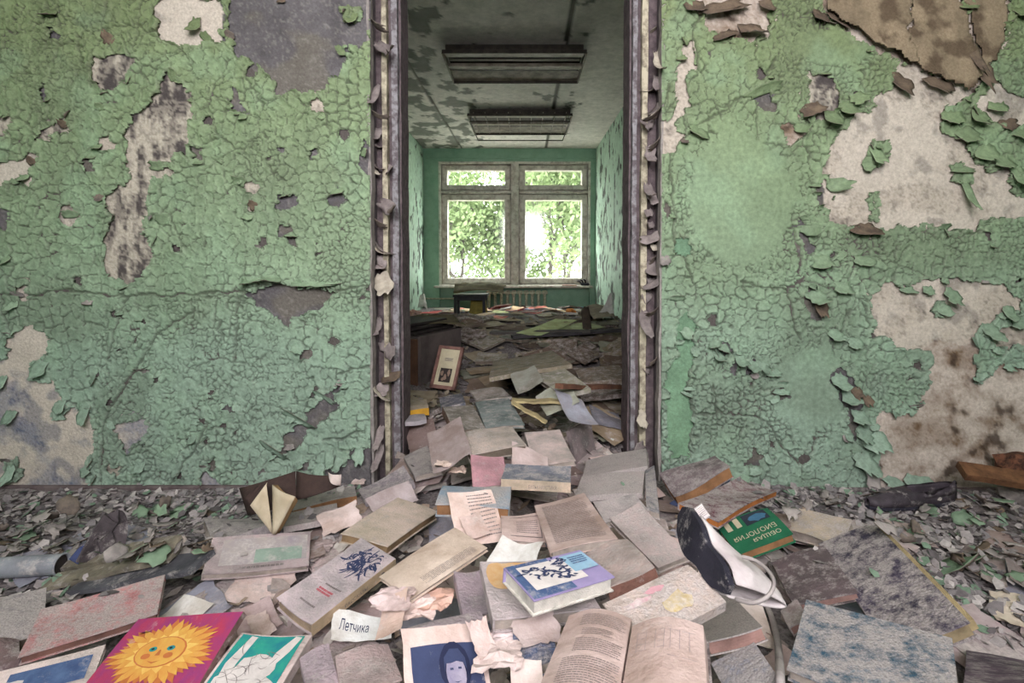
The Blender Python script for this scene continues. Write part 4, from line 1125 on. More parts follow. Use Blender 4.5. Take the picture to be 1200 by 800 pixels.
def pages(rgb):
    key = 'pages_%d_%d_%d' % rgb
    if key in MATS: return MATS[key]
    m = mat(key, rgb, tuple(int(v * .72) for v in rgb), scale=14, rough=0.95, bump=0.3)
    nt = m.node_tree; N = nt.nodes; L = nt.links      # thin leaves seen edge on
    tc = N.new('ShaderNodeTexCoord'); wv = N.new('ShaderNodeTexWave'); wv.bands_direction = 'Z'; wv.inputs['Scale'].default_value = 180; wv.inputs['Distortion'].default_value = 3
    L.new(tc.outputs['Object'], wv.inputs['Vector'])
    bp = N.new('ShaderNodeBump'); bp.inputs['Strength'].default_value = 0.6; bp.inputs['Distance'].default_value = 0.004
    L.new(wv.outputs['Fac'], bp.inputs['Height']); L.new(bp.outputs['Normal'], N['Principled BSDF'].inputs['Normal'])
    return m
PG = pages((206, 192, 182)); PGO = pages((190, 140, 100)); PGW = pages((226, 218, 210)); PGP = pages((190, 150, 142)); PGD = pages((150, 136, 122))

# ---- filler layer: anonymous books and sheets that show between the others
FRONT = [((206, 192, 188), 'pinkish-beige'), ((188, 176, 174), 'lilac-grey'), ((214, 204, 198), 'off-white'), ((168, 158, 158), 'mid-grey'), ((152, 140, 136), 'brown-grey'), ((140, 146, 158), 'blue-grey')]
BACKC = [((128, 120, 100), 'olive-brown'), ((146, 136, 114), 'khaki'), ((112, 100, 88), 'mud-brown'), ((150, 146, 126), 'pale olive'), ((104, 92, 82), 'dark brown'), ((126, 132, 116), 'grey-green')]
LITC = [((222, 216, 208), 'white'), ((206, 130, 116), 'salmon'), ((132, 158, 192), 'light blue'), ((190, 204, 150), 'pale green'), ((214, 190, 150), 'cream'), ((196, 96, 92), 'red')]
fr = random.Random(77)
FILL = []
def fill_book(x, y, zone, pal, scale=1.0, curl=0):
    c, nm = fr.choice(pal)
    w = fr.uniform(.12, .17) * scale; h = fr.uniform(.17, .24) * scale; t = fr.uniform(.008, .028)
    f = drop(x, y, fr.uniform(-math.pi, math.pi), w, h, t)
    lb = 'anonymous %s book lying %s' % (nm, zone)
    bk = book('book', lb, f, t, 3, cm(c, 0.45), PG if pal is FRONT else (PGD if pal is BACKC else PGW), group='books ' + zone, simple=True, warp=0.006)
    FILL.append((bk['root'], nm, 'book', zone))
def fill_sheet(x, y, zone, pal, scale=1.0, curl=0.008):
    c, nm = fr.choice(pal)
    yaw = fr.uniform(-math.pi, math.pi)
    f = Fr(np.array([x, y, .1]), np.array([math.cos(yaw), math.sin(yaw), 0]), np.array([-math.sin(yaw), math.cos(yaw), 0]), np.array([0, 0, 1.0]), fr.uniform(.12, .2) * scale, fr.uniform(.17, .27) * scale)
    lb = 'loose %s paper sheet lying %s' % (nm, zone)
    o, _ = sheet('paper_sheet', lb, f, pm(c), group='sheets ' + zone, curl=curl, n=6, ragged=.06)
    FILL.append((o, nm, 'paper sheet', zone))
def in_pile(x, y): return abs(x + 0.0) < 0.75 + 0.35 * (1.6 - y)
for k in range(120):
    y = fr.uniform(0.85, 2.1); x = fr.uniform(-1.5, 1.5)
    if not in_pile(x, y): continue
    if abs(x) > .5 and y > 1.95: continue
    (fill_book if fr.random() < .35 else fill_sheet)(x, y, 'underneath in the heap before the doorway', FRONT)
for k in range(60):
    y = fr.uniform(0.9, 1.75); x = fr.choice([-1, 1]) * fr.uniform(.7, 1.8)
    (fill_book if fr.random() < .3 else fill_sheet)(x, y, 'half buried in the rubble at the side', FRONT[3:] + FRONT[:1])

for k in range(34):   # the threshold
    y = fr.uniform(1.95, 2.75); x = fr.uniform(-.5, .42)
    (fill_book if fr.random() < .35 else fill_sheet)(x, y, 'on the threshold between the jambs', FRONT[:5])
# back room heap fillers (dull near the doorway, pale and coloured under the window)
for k in range(270):
    y = 2.45 + 5.1 * fr.random() ** 1.25
    x = fr.uniform(max(XL + .2, -.25 * y - .05), min(XR - .2, .215 * y + .05))
    if math.hypot(x + .8, y - 3.6) < .5 or math.hypot(x + .7, y - 6.5) < .4 or (x < -.3 and 2.9 < y < 3.3): continue
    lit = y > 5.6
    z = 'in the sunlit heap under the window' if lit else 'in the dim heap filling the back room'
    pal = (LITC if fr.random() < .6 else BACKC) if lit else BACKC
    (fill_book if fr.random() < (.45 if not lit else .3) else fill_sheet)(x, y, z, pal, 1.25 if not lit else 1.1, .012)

# torn scraps of paper lying everywhere between the books
V = []; Fc = []; C3 = []; sc = random.Random(44)
for k in range(2600):
    if sc.random() < .6: y = sc.uniform(.85, 2.3); x = sc.gauss(.02, .42)
    else: y = 2.3 + 3.2 * sc.random() ** 1.4; x = sc.uniform(-.22 * y, .19 * y)
    if y > 2.0 and y < 2.5 and not -.52 < x < .44: continue
    z = float(hsample(x, y)); s_ = sc.uniform(.008, .030); n = len(V); a = sc.uniform(0, 6.28); tl = sc.gauss(0, .35), sc.gauss(0, .35); m_ = sc.choice([4, 4, 5, 6])
    for q in range(m_):
        t = a + q * 2 * math.pi / m_; r_ = s_ * sc.uniform(.6, 1.3); dx, dy = r_ * math.cos(t), r_ * math.sin(t)
        V.append((x + dx, y + dy, z + .005 + dx * tl[0] + dy * tl[1] + sc.uniform(0, .003)))
    Fc.append(tuple(range(n, n + m_)))
    c = sc.choice([(206, 192, 186), (184, 172, 168), (160, 148, 144), (214, 206, 200), (176, 156, 140)] if y < 2.6 else [(150, 140, 120), (128, 120, 100), (166, 156, 138)])
    C3 += [lin(c)] * m_
tag(mesh('paper_scraps', V, Fc, mat('paper_scrap', (255, 255, 255), (210, 206, 204), scale=50, rough=.95, attr=True, vary=0), None, col=np.array(C3)), 'small torn paper scraps scattered through the book heap', 'scraps', kind='stuff')

# ---------------------------------------------------------------- printing on covers and pages
def print_on(bk, polys, m, name='print', lift=0.0007, parent=None):
    f = bk['f']; V = []; Fc = []; lift = lift * 1.8
    for po in polys:
        a = np.array(po, float)
        X = (a[:, 0] - .5) * f.w; Y = (.5 - a[:, 1]) * f.h
        P = f.p(X, Y, bk['warp'](X, Y) + lift)
        n = len(V); V += P.tolist(); Fc.append(tuple(range(n, n + len(P))))
    return mesh(name, V, Fc, m, parent or bk.get('cover') or bk['root'])
def subdiv_rect(s0, s1, t0, t1, n=8):
    out = []
    for i in range(n):
        for j in range(n):
            a, b = s0 + (s1 - s0) * i / n, s0 + (s1 - s0) * (i + 1) / n; c, d = t0 + (t1 - t0) * j / n, t0 + (t1 - t0) * (j + 1) / n
            out.append([(a, c), (a, d), (b, d), (b, c)])
    return out
def turn(polys, k):
    fn = [lambda s, t: (s, t), lambda s, t: (1 - t, s), lambda s, t: (1 - s, 1 - t), lambda s, t: (t, 1 - s)][k % 4]
    return [[fn(*p) for p in po] for po in polys]
def word_lines(s0, s1, t0, t1, n, rr, lh=.30, ragged=.12, words=True):
    out = []; dt = (t1 - t0) / n
    for k in range(n):
        t = t0 + k * dt; s = s0; e = s1 - (rr.uniform(.0, ragged) if rr.random() < .3 else 0) * (s1 - s0)
        while s < e:
            w = rr.uniform(.03, .11) * (s1 - s0) if words else (e - s)
            q = min(s + w, e)
            out.append([(s, t), (s, t + dt * lh), (q, t + dt * lh), (q, t)])
            s = q + .014 * (s1 - s0)
    return out
_TXT = {}
def text_polys(txt, s0, s1, t0, t1, shear=0.0):
    """letters as polygons fitted into the box s0..s1, t0..t1"""
    cu = bpy.data.curves.new('t', 'FONT'); cu.body = txt; cu.shear = shear; cu.resolution_u = 2
    ob = bpy.data.objects.new('t', cu); COL.objects.link(ob)
    dg = bpy.context.evaluated_depsgraph_get(); me = ob.evaluated_get(dg).to_mesh()
    v = np.array([p.co[:2] for p in me.vertices]); polys = [list(p.vertices) for p in me.polygons]
    ob.evaluated_get(dg).to_mesh_clear(); bpy.data.objects.remove(ob); bpy.data.curves.remove(cu)
    lo, hi = v.min(0), v.max(0)
    v = (v - lo) / (hi - lo)
    return [[(s0 + v[i][0] * (s1 - s0), t1 - v[i][1] * (t1 - t0)) for i in po] for po in polys]
def strokes(cx, cy, rx, ry, n, rr, width=.012, ln=.35):
    """tangle of curved brush strokes"""
    out = []
    for _ in range(n):
        a = rr.uniform(0, 2 * math.pi); q = rr.random() ** .5
        x, y = cx + rx * q * math.cos(a), cy + ry * q * math.sin(a)
        d = rr.uniform(0, 2 * math.pi); k = rr.uniform(-5, 5)
        L_ = ln * rr.uniform(.3, 1) * min(rx, ry) * 2; m_ = 5; A = []; B = []
        for i in range(m_ + 1):
            wd = width * math.sin(math.pi * (i + .4) / (m_ + .8))
            A.append((x - math.sin(d) * wd, y + math.cos(d) * wd)); B.append((x + math.sin(d) * wd, y - math.cos(d) * wd))
            x += math.cos(d) * L_ / m_; y += math.sin(d) * L_ / m_; d += k / m_ * .6
        for i in range(m_): out.append([A[i], A[i + 1], B[i + 1], B[i]])
    return [[(min(max(s, .02), .98), min(max(t, .02), .98)) for s, t in po] for po in out]
def blob(cx, cy, rx, ry, rr, n=14, jag=.25):
    return [(cx + rx * (1 + rr.uniform(-jag, jag)) * math.cos(2 * math.pi * k / n), cy + ry * (1 + rr.uniform(-jag, jag)) * math.sin(2 * math.pi * k / n)) for k in range(n)]
def ink(name, rgb, dust=0.15, rgb2=None): return mat('ink_' + name, rgb, rgb2, scale=25, rough=0.85, bump=0.15, dust=dust, dscale=60, vary=0)
I_TXT = ink('text_grey', (132, 122, 122), 0.25); I_NAVY = ink('navy', (58, 66, 98), 0.2); I_BLUE = ink('blue', (86, 108, 146), 0.25, (62, 80, 120)); I_LBLUE = ink('pale_blue', (150, 186, 210), 0.1)
I_WHITE = ink('white', (222, 214, 212), 0.1); I_PURP = ink('lilac', (172, 156, 196), 0.15); I_RED = ink('red', (186, 96, 106), 0.15); I_YEL = ink('sun_yellow', (218, 172, 86), 0.12, (212, 148, 74)); I_ORA = ink('sun_orange', (200, 118, 68), 0.12)
I_TEAL = ink('teal', (52, 158, 140), 0.1, (40, 128, 140)); I_BLACK = ink('black', (48, 44, 50), 0.1); I_CREAM = ink('cream', (206, 196, 170), 0.15); I_OCHRE = ink('ochre_stain', (206, 158, 104), 0.2, (214, 186, 150)); I_GRN = ink('green_wash', (150, 170, 158), 0.35)

FB = {}
def B(key, label, quad, t, spine, mc, mp=PG, zoff=.05, tsig=.22, **kw):
    f = rest(fit(quad, zoff, tsig), t)
    b = book(kw.pop('name', 'book'), label, f, t, spine, mc, mp, **kw)
    FB[key] = b
    return b
def SH(key, label, quad, m, zoff=.05, **kw):
    f = fit(quad, zoff, .1)
    m_ = np.mean(np.array(quad, float), 0); h_ = hit(m_[0], m_[1], .004); k_ = np.linalg.norm(h_ - EYE) / np.linalg.norm(f.c - EYE); f = Fr(h_, f.ex, f.ey, f.ez, f.w * k_, f.h * k_)
    ez_ = np.array([0, 0, 1.0]); ex_ = f.ex - ez_ * f.ex[2]; ex_ /= np.linalg.norm(ex_); f = Fr(f.c, ex_, np.cross(ez_, ex_), ez_, f.w, f.h)
    o, P = sheet(kw.pop('name', 'paper_sheet'), label, f, m, aim=True, **kw)
    FB[key] = dict(P=P, o=o)
    return o, P
def sheet_print(o, P, polys, m, name='print'):
    """polygons in s,t on a draped sheet"""
    n = P.shape[0] - 1; V = []; Fc = []
    for po in polys:
        b = len(V)
        for (s, t) in po:
            x = min(max(s, 0), .999) * n; y = min(max(1 - t, 0), .999) * n
            i, j = int(x), int(y); a, c = x - i, y - j
            p = P[i, j] * (1 - a) * (1 - c) + P[i + 1, j] * a * (1 - c) + P[i, j + 1] * (1 - a) * c + P[i + 1, j + 1] * a * c
            V.append((p[0], p[1], p[2] + .0012))
        Fc.append(tuple(range(b, len(V))))
    V = np.array(V)
    ob = mesh(name, V, Fc, m, o)
    return ob

pr = random.Random(5)
# open book
def open_book(key, label, ql, qr, t, mp, mcov, bulge=.012):
    fl, f2 = rest(fit(ql), t), rest(fit(qr), t)
    base = (fl.c + f2.c) / 2 - np.array([0, 0, t])
    r = thing('open_book', label, 'book', base)
    out = []
    for f, sgn, nm in ((fl, 1, 'page_block'), (f2, -1, 'page_block')):
        wp = (lambda f, sgn: (lambda X, Y: bulge * (np.sin(math.pi * np.clip((X / f.w + .5) if sgn > 0 else (.5 - X / f.w), 0, 1)) - .6) + 0 * Y))(f, sgn)
        ob = mesh(nm, *slab(f, -f.w / 2, f.w / 2, -f.h / 2, f.h / 2, -t + .002, 0, 10, 4, wp), mp, r)
        mesh('cover_board', *slab(f, -f.w / 2 - .003, f.w / 2 + .003, -f.h / 2 - .003, f.h / 2 + .003, -t - .001, -t + .001, 10, 4, wp), mcov, r)
        out.append(dict(root=r, f=f, warp=wp, cover=ob))
    FB[key] = out
    return out
# ================================================================ doorway and back room heroes, far to near
B('far_board', 'large flat olive folder lying across the middle of the back room heap', [(580,425),(644,408),(671,427),(572,441)], .02, 2, cm((146,138,118), .35), PGD)
B('far_book', 'pale olive open-edged book right of centre in the back room heap', [(624,437),(664,435),(690,453),(655,463)], .02, 2, cm((150,150,132), .4), PGD)
B('far_r1', 'brown-grey thick book lying against the right side of the back room heap', [(672,432),(728,428),(734,442),(682,450)], .04, 2, cm((132,120,106), .4), PGD)
B('far_r2', 'long dark folder below the thick book at the right of the back room heap', [(668,452),(730,448),(736,462),(684,464)], .025, 2, cm((118,106,98), .45), PGD)
SH('far_s1', 'pale green-grey sheet folded to a point right of the yellow strip', [(628,462),(662,458),(680,470),(640,474)], pm((156,164,150)))
SH('far_s2', 'grey-green sheet lying flat above the yellow strip', [(602,458),(622,453),(640,462),(604,472)], pm((140,146,136)))
B('corr', 'small ribbed grey booklet with a wavy edge inside the doorway', [(549,458),(590,452),(598,465),(562,470)], .012, 2, cm((148,142,134), .4), PG, warp=.01)
B('gl1', 'small blue-grey book lying below the leaning picture frame', [(516,466),(540,461),(546,470),(516,480)], .02, 2, cm((112,116,126), .4), PG)
B('opn_r', 'grey-green worn book with a folded corner, right of the brown-spined book', [(556,469),(597,467),(614,495),(570,502)], .014, 3, cm((128,140,138), .35), PG)
B('opn_l', 'olive-grey book with a thick brown spine edge inside the doorway', [(517,476),(555,473),(569,503),(532,502)], .03, 3, cm((134,130,120), .4), PGD, msp=cm((112,86,74), .2))
SH('blue_s', 'pale blue-grey sheet curling beside the standing grey book', [(648,484),(682,488),(700,500),(668,500)], pm((150,156,168)), curl=.02)
SH('blue_s2', 'flat blue-grey folder at the right jamb inside the doorway', [(690,483),(724,480),(734,494),(696,497)], pm((132,136,146)))
M_YSTR = mat('yellowed_strip', (190, 174, 132), (150, 136, 104), scale=14, rough=.8)
M_BRN = mat('brown_board', (120, 84, 66), (84, 58, 48), scale=16, rough=.85, bump=.4)
def plank(name, label, cat, p0, p1, w, t, m, ang=0.0, group=None, zadd=0.004, ends=True):
    """board between two sight points lying on the pile"""
    def hit(p):
        d = rays(*p); s = .5
        for k in range(900):
            q = EYE + d * s
            if q[2] < hsample(q[0], q[1]): break
            s += .01
        return EYE + d * s
    a, b = hit(p0), hit(p1)
    L_ = np.linalg.norm(b - a); ex = (b - a) / L_
    nz = np.array([0, 0, 1.0]); ey = np.cross(nz, ex); ey /= np.linalg.norm(ey); ez = np.cross(ex, ey)
    ey, ez = ey * math.cos(ang) + ez * math.sin(ang), ez * math.cos(ang) - ey * math.sin(ang)
    c = (a + b) / 2
    u = np.linspace(-.5, .5, 15); pts = np.array([c + ex * L_ * k + ey * w * q for k in u for q in (-.5, 0, .5)])
    dz = np.percentile(hsample(pts[:, 0], pts[:, 1]) - pts[:, 2], 90)
    c = c + np.array([0, 0, dz + zadd]) + ez * t
    f = Fr(c, ex, ey, ez, L_, w)
    hset(f.p(np.repeat(u, 9) * L_, np.tile(np.linspace(-.5, .5, 9), 15) * w, np.zeros(135)))
    V, Fc = slab(f, -L_ / 2, L_ / 2, -w / 2, w / 2, -t, 0, 10, 2, lambda X, Y: .002 * np.sin(9 * X / L_) + 0 * Y)
    jit = np.random.default_rng(int(abs(p0[0]) * 7)).normal(0, .0012, V.shape); V = V + jit
    o = mesh(name, V, Fc, m, None, loc=c - ez * t)
    return tag(o, label, cat, group), f
plank('wooden_strip', 'pale yellowed strip lying across the middle inside the doorway', 'strip', (600,476), (664,477), .05, .008, M_YSTR)
plank('board', 'brown wooden board right of the yellowed strip', 'board', (655,484), (730,478), .04, .02, M_BRN)
plank('wooden_strip', 'narrow pale strip slanting down below the grey-green book', 'strip', (600,480), (640,503), .035, .006, M_YSTR)
B('crv', 'large beige book with bowed cover and dark left edge in the doorway', [(539,506),(602,500),(616,521),(552,533)], .03, None, cm((192,182,172), .35), PGD, warp=.008)
B('white_l', 'pale pinkish book lying tilted in the middle of the doorway', [(613,511),(658,500),(673,543),(629,546)], .02, 3, cm((210,198,192), .3), PG, warp=.006)
SH('dl1', 'brownish cracked sheet at the foot of the left jamb', [(478,508),(505,498),(520,520),(480,528)], pm((132,118,114)))
SH('dl2', 'grey rumpled sheet beside the brownish cracked sheet', [(500,508),(540,505),(552,536),(508,534)], pm((150,142,140)), curl=.015)
M_YEL = mat('yellow_box_card', (196, 150, 48), (170, 128, 44), scale=12, rough=.6)
B('yel', 'yellow-edged book at the foot of the left jamb below the cabinet', [(472,470),(499,466),(503,478),(472,480)], .035, 2, cm((170,160,140), .3), PG, msp=M_YEL)
B('wht_l', 'white-edged thin book under the yellow-edged one', [(472,487),(496,484),(500,490),(474,494)], .02, 2, cm((170,168,172), .3), PGW)

# ================================================================ the heap before the doorway
B('g_left', 'square grey dusty book at the left foot of the doorway', [(474,533),(500,523),(518,547),(486,560)], .022, 3, cm((158,152,152), .6), PG)
B('jamb_l', 'rolled grey book leaning toward the left jamb', [(420,573),(474,549),(484,562),(428,590)], .03, 2, cm((142,136,142), .5), PG, warp=.008)
SH('jl2', 'grey sheet under the rolled book by the left jamb', [(430,590),(480,568),(490,578),(440,600)], pm((166,160,160)))
SH('gp1', 'grey-pink sheet below the lettered spine', [(600,575),(642,572),(645,595),(600,598)], pm((190,178,176)))
B('pink', 'faded pink book in the middle of the doorway heap', [(544,535),(598,534),(590,570),(562,571)], .018, 3, cm((196,152,160), .25), PG)
B('bluespine', 'blue-grey book with a cream lettered spine beside the pink book', [(592,544),(670,547),(668,566),(588,562)], .03, 2, cm((128,134,146), .45), PG, msp=cm((206,190,168), .15))
B('wc', 'blue watercolour book with orange page edges', [(518,567),(600,570),(596,593),(511,590)], .034, 0, cm((116,140,156), .3, d2=(176,170,168)), PGO, cover=.003)
open_book('dj', 'big dusty grey open book sagging by the right jamb', [(687,541),(757,522),(758,547),(682,558)], [(680,559),(757,549),(751,578),(674,581)], .02, cm((178,170,168), .7), cm((130,122,120), .4), bulge=.004)
B('gj', 'upright narrow grey folder wedged at the foot of the right jamb', [(757,548),(766,546),(772,596),(758,600)], .02, 3, cm((134,136,144), .6), PG)
B('gpl', 'pale blue-edged grey book under the big folded book', [(692,590),(747,577),(757,600),(712,612)], .02, 1, cm((184,178,176), .5), PG)
B('upl1', 'grey board book lying by the left wall near the open book', [(348,582),(412,567),(421,581),(340,596)], .03, 2, cm((168,164,164), .6), PGO, msp=PGO)
B('upl2', 'flat dusty book under the grey board book by the left wall', [(336,603),(392,590),(400,606),(330,618)], .02, 2, cm((172,160,158), .6), PGO)
SH('upls', 'torn pale sheet sliding off the stack by the left wall', [(366,612),(424,584),(416,607),(388,622)], pm((206,196,190)), ragged=.1)
B('gr_roll', 'long dusty grey book left of the open standing book', [(240,612),(300,602),(322,618),(246,628)], .04, 2, cm((146,142,144), .6), PG, warp=.01)
SH('sand', 'sandy rough paper lying left of the navy lion drawing book', [(286,664),(352,664),(330,704),(258,706)], pm((204,190,184), .4), ragged=.08)
SH('mid1', 'folded lilac-grey sheets between the sun book and the grey drawing book', [(268,716),(318,698),(330,738),(284,748)], pm((186,172,172)), curl=.02)
SH('mid2', 'crumpled pale sheet right of the sun book corner', [(286,722),(312,708),(322,744),(300,752)], pm((206,194,190)), curl=.03, ragged=.12)
SH('mid3', 'wide pinkish sheet under the torn white label', [(368,738),(440,690),(470,716),(402,752)], pm((194,180,180)), ragged=.05)
b = B('plate', 'beige book with a faded green plate and lettered bottom edge', [(246,628),(368,625),(358,662),(240,676)], .02, 3, cm((186,174,174), .35), PG, msp=cm((196,184,176), .2))
print_on(b, subdiv_rect(.12, .97, .10, .80), ink('plate_lilac', (160, 150, 158), .45, (178, 168, 164)), 'printed_plate')
print_on(b, subdiv_rect(.45, .92, .42, .78, 5), I_GRN, 'printed_panel', .001)
print_on(b, word_lines(.35, .75, .86, .93, 1, pr, .8), I_TXT, 'printed_line', .001)
b8 = B('stack', 'cream bound page stack with worn brown edge left of centre', [(468,585),(512,595),(456,642),(398,620)], .026, None, cm((208,196,184), .25, d2=(190,176,158)), pages((176,146,112)), warp=.006)
SH('txt1', 'printed page sheets lying under the cream title page', [(518,611),(582,593),(587,629),(545,652)], pm((202,190,182)))
P = FB['txt1']['P']; sheet_print(FB['txt1']['o'], P, word_lines(.4, .93, .1, .9, 12, pr), I_TXT, 'printed_lines')
SH('txt1b', 'blank torn sheet overlapping the printed page sheets', [(540,612),(560,604),(576,618),(548,628)], pm((198,184,178)))
b = B('smallpage', 'small book open at a page with a printed frame', [(586,603),(636,600),(640,633),(589,632)], .012, 1, pm((186,172,166), .1), PG, msp=cm((96,108,132), .3))
print_on(b, word_lines(.35, .85, .3, .8, 7, pr), I_TXT, 'printed_lines')
print_on(b, [[(.2, .15), (.2, .17), (.92, .17), (.92, .15)], [(.2, .88), (.2, .9), (.92, .9), (.92, .88)], [(.9, .15), (.9, .9), (.92, .9), (.92, .15)]], I_TXT, 'printed_rule')
b = B('textpage', 'loose book block open at a densely printed page', [(628,592),(683,579),(725,629),(644,649)], .016, None, pm((186,172,166), .1), PG, cover=.001)
print_on(b, word_lines(.12, .9, .10, .92, 30, pr), I_TXT, 'printed_lines')
B('flatgrey', 'big smooth grey-beige book left of the white shoe', [(714,609),(749,588),(808,651),(772,666)], .018, 1, cm((192,180,176), .5), PG)
B('brownspine', 'grey-beige book with dark reddish spine right of the blue picture book', [(690,644),(731,632),(770,662),(708,691)], .026, 2, cm((190,176,170), .4), PG, msp=cm((122,88,78), .15))
b = B('title', 'cream title page booklet slanting in the middle of the heap', [(530,615),(573,641),(474,701),(446,675)], .009, None, pm((198,188,174), .1), PG, cover=.0015)
print_on(b, turn(word_lines(.1, .75, .08, .28, 7, pr), 1), I_TXT, 'printed_lines')
SH('wsheet', 'clean white sheet tucked behind the orange-stained book', [(586,640),(640,650),(612,672),(566,664)], pm((224,220,220), .05))
B('notebook', 'small lilac-grey notebook with rounded corners', [(531,672),(563,669),(577,719),(545,723)], .02, 3, cm((172,160,168), .3), PG)
b = B('ochre', 'grey-white book with an orange water stain under the blue picture book', [(563,661),(668,650),(704,714),(578,727)], .022, 3, cm((198,190,190), .2), PG)
print_on(b, [blob(.16, .30, .13, .27, pr, 22, .06), blob(.36, .12, .22, .09, pr, 20, .05)], I_OCHRE, 'water_stain')
# yellow-pink dusty book, heel side
b = B('ochredust', 'dusty book with faint pink and ochre print right of centre', [(705,709),(808,655),(849,706),(746,758)], .018, 2, cm((190,178,168), .55), PG)
print_on(b, [blob(.62, .62, .13, .2, pr, 12, .3)], ink('faint_ochre', (186, 164, 112), .5), 'faded_ochre_print')
print_on(b, [blob(.3, .3, .16, .07, pr, 12, .4), blob(.5, .2, .1, .07, pr, 12, .4)], ink('faint_pink', (194, 148, 156), .45), 'faded_pink_print')
B('redpage', 'dusty grey book with reddish page edges under the white shoe', [(808,712),(850,697),(896,731),(824,758)], .024, None, cm((176,170,168), .75), PGP)
B('lowblue', 'dusty book with blue flecks near the shoe strap', [(836,776),(882,752),(918,800),(862,838)], .02, None, cm((124,136,156), .8), PG)
# right hand group
B('bluethin', 'thin blue book under the folded leather-bound book', [(786,588),(838,556),(856,560),(800,598)], .014, 2, cm((84,98,136), .35), PG)
B('leather', 'grey leather-bound book with crumbling brown pages by the right wall', [(774,556),(838,533),(856,549),(790,583)], .045, 0, cm((132,122,124), .45), PGO, warp=.01)
b = B('bio', 'green textbook with inverted lettering and orange-brown page edges', [(842,617),(896,590),(930,625),(862,647)], .026, 0, mat('biology_green', (44, 112, 82), (34, 92, 66), scale=9, rough=.55, bump=.1, dust=.12, vary=0), PGO)
print_on(b, turn(text_polys('БИОЛОГИЯ', .12, .90, .30, .43), 2), I_CREAM, 'lettering')
print_on(b, turn(text_polys('ОБЩАЯ', .12, .62, .13, .25), 2), I_CREAM, 'lettering')
print_on(b, turn(subdiv_rect(.1, .55, .60, .95, 4), 2), ink('bio_photo_dark', (52, 60, 72), .1), 'printed_photo')
print_on(b, turn([blob(.3, .75, .15, .12, pr)], 2), ink('bio_photo_blue', (74, 118, 150), .1), 'printed_motif', .0011)
print_on(b, turn(subdiv_rect(.62, .72, .65, .95, 2) + subdiv_rect(.80, .90, .65, .95, 2), 2), I_CREAM, 'printed_strip')
B('maroon', 'dusty maroon book with bright orange page edge over the green textbook', [(794,592),(868,559),(911,575),(843,611)], .022, 0, cm((112,74,84), .62), pages((204,128,70)), warp=.008)
B('beigecurl', 'beige book with bowed cover and dark left edge right of the green textbook', [(921,593),(1012,611),(966,638),(930,622)], .035, 3, cm((190,180,160), .5), PG, msp=cm((84,72,74), .3), warp=.01)
B('rfill1', 'dusty dark grey board beneath the big grey ledger', [(905,655),(965,640),(1005,690),(930,712)], .02, 3, cm((104,94,96), .35), PGP)
B('rfill2', 'grey-brown book end sticking up beside the shoe strap', [(915,715),(935,700),(946,726),(926,738)], .02, 3, cm((150,138,136), .6), PGP)
SH('rtri', 'pinkish triangular sheet beside the shoe strap', [(888,745),(918,728),(930,752),(908,785)], pm((194,182,178)))
b = B('ledger', 'big dark grey ledger covered with plaster dust at the right', [(960,637),(1023,611),(1137,729),(1042,762)], .03, None, cm((70,66,84), .56), pages((196,176,140)), cover=.003)
f_ = b['f']; mesh('page_edge', *slab(f_, f_.w / 2 - .004, f_.w / 2 + .010, -f_.h / 2 + .006, f_.h / 2 - .004, -.022, -.003, 1, 8, b['warp']), pages((204, 182, 140)), b['root'])
SH('rgrey1', 'large dusty grey sheet in the lower right corner', [(1116,748),(1180,729),(1260,770),(1150,812)], pm((134,126,130), .6))
b = B('tealbig', 'big teal book thick with plaster dust at the bottom right', [(943,708),(1117,744),(1128,862),(924,781)], .022, None, cm((62,96,116), .62), PG, cover=.003, warp=.003)
B('purplecorner', 'dark purple-grey book end at the very bottom right corner', [(1136,766),(1210,775),(1250,830),(1126,812)], .03, 3, cm((112,98,112), .4), PG)
SH('ryel', 'yellowed white paper with burnt rim at the right edge', [(1155,694),(1215,690),(1225,736),(1168,734)], pm((214,204,188), .15), curl=.02, ragged=.1)
SH('rgrey2', 'grey curled sheet at the right edge above the yellowed paper', [(1152,654),(1176,646),(1182,690),(1146,682)], pm((160,154,150), .4), curl=.03)
SH('rgrey3', 'grey-brown sheet at the far right edge of the rubble', [(1176,660),(1215,652),(1225,690),(1184,694)], pm((140,134,130), .4), curl=.02)
SH('rgrey4', 'brown-grey sheet between the dark shoe and the right edge', [(1108,640),(1140,630),(1176,646),(1124,658)], pm((128,120,118), .4), curl=.02)
SH('rfold', 'pleated grey paper under the dark leather shoe', [(1020,610),(1080,606),(1096,634),(1040,640)], pm((168,158,152), .3), curl=.02)
# left hand group
B('lslab1', 'dusty grey slab of bound paper at the left edge', [(-40,706),(58,690),(48,740),(-50,776)], .035, None, cm((140,138,142), .75), PGD, warp=.008)
B('lslab2', 'brownish book end under the dusty slab at the left edge', [(-30,752),(24,748),(22,776),(-34,786)], .03, 2, cm((136,118,118), .4), PG)
SH('lwhite', 'white paper corner sticking up behind the sun book', [(216,693),(250,717),(216,738),(181,723)], pm((224,214,208), .1), curl=.005)
b = B('pinkdust', 'pink book under thick grey dust left of the sun book', [(48,716),(194,673),(184,721),(21,771)], .02, 0, cm((200,140,140), .66), pages((150, 110, 100)), cover=.0025, warp=.003)
b = B('bluepic', 'picture book with a blue illustration in the bottom left corner', [(-24,790),(127,757),(98,816),(-60,862)], .015, 0, cm((216,204,198), .2), PGW)
print_on(b, subdiv_rect(.25, .92, .15, .62), I_BLUE, 'printed_picture'); print_on(b, [blob(.45, .6, .18, .12, pr), blob(.3, .4, .1, .1, pr)], I_WHITE, 'printed_figure', .0012)
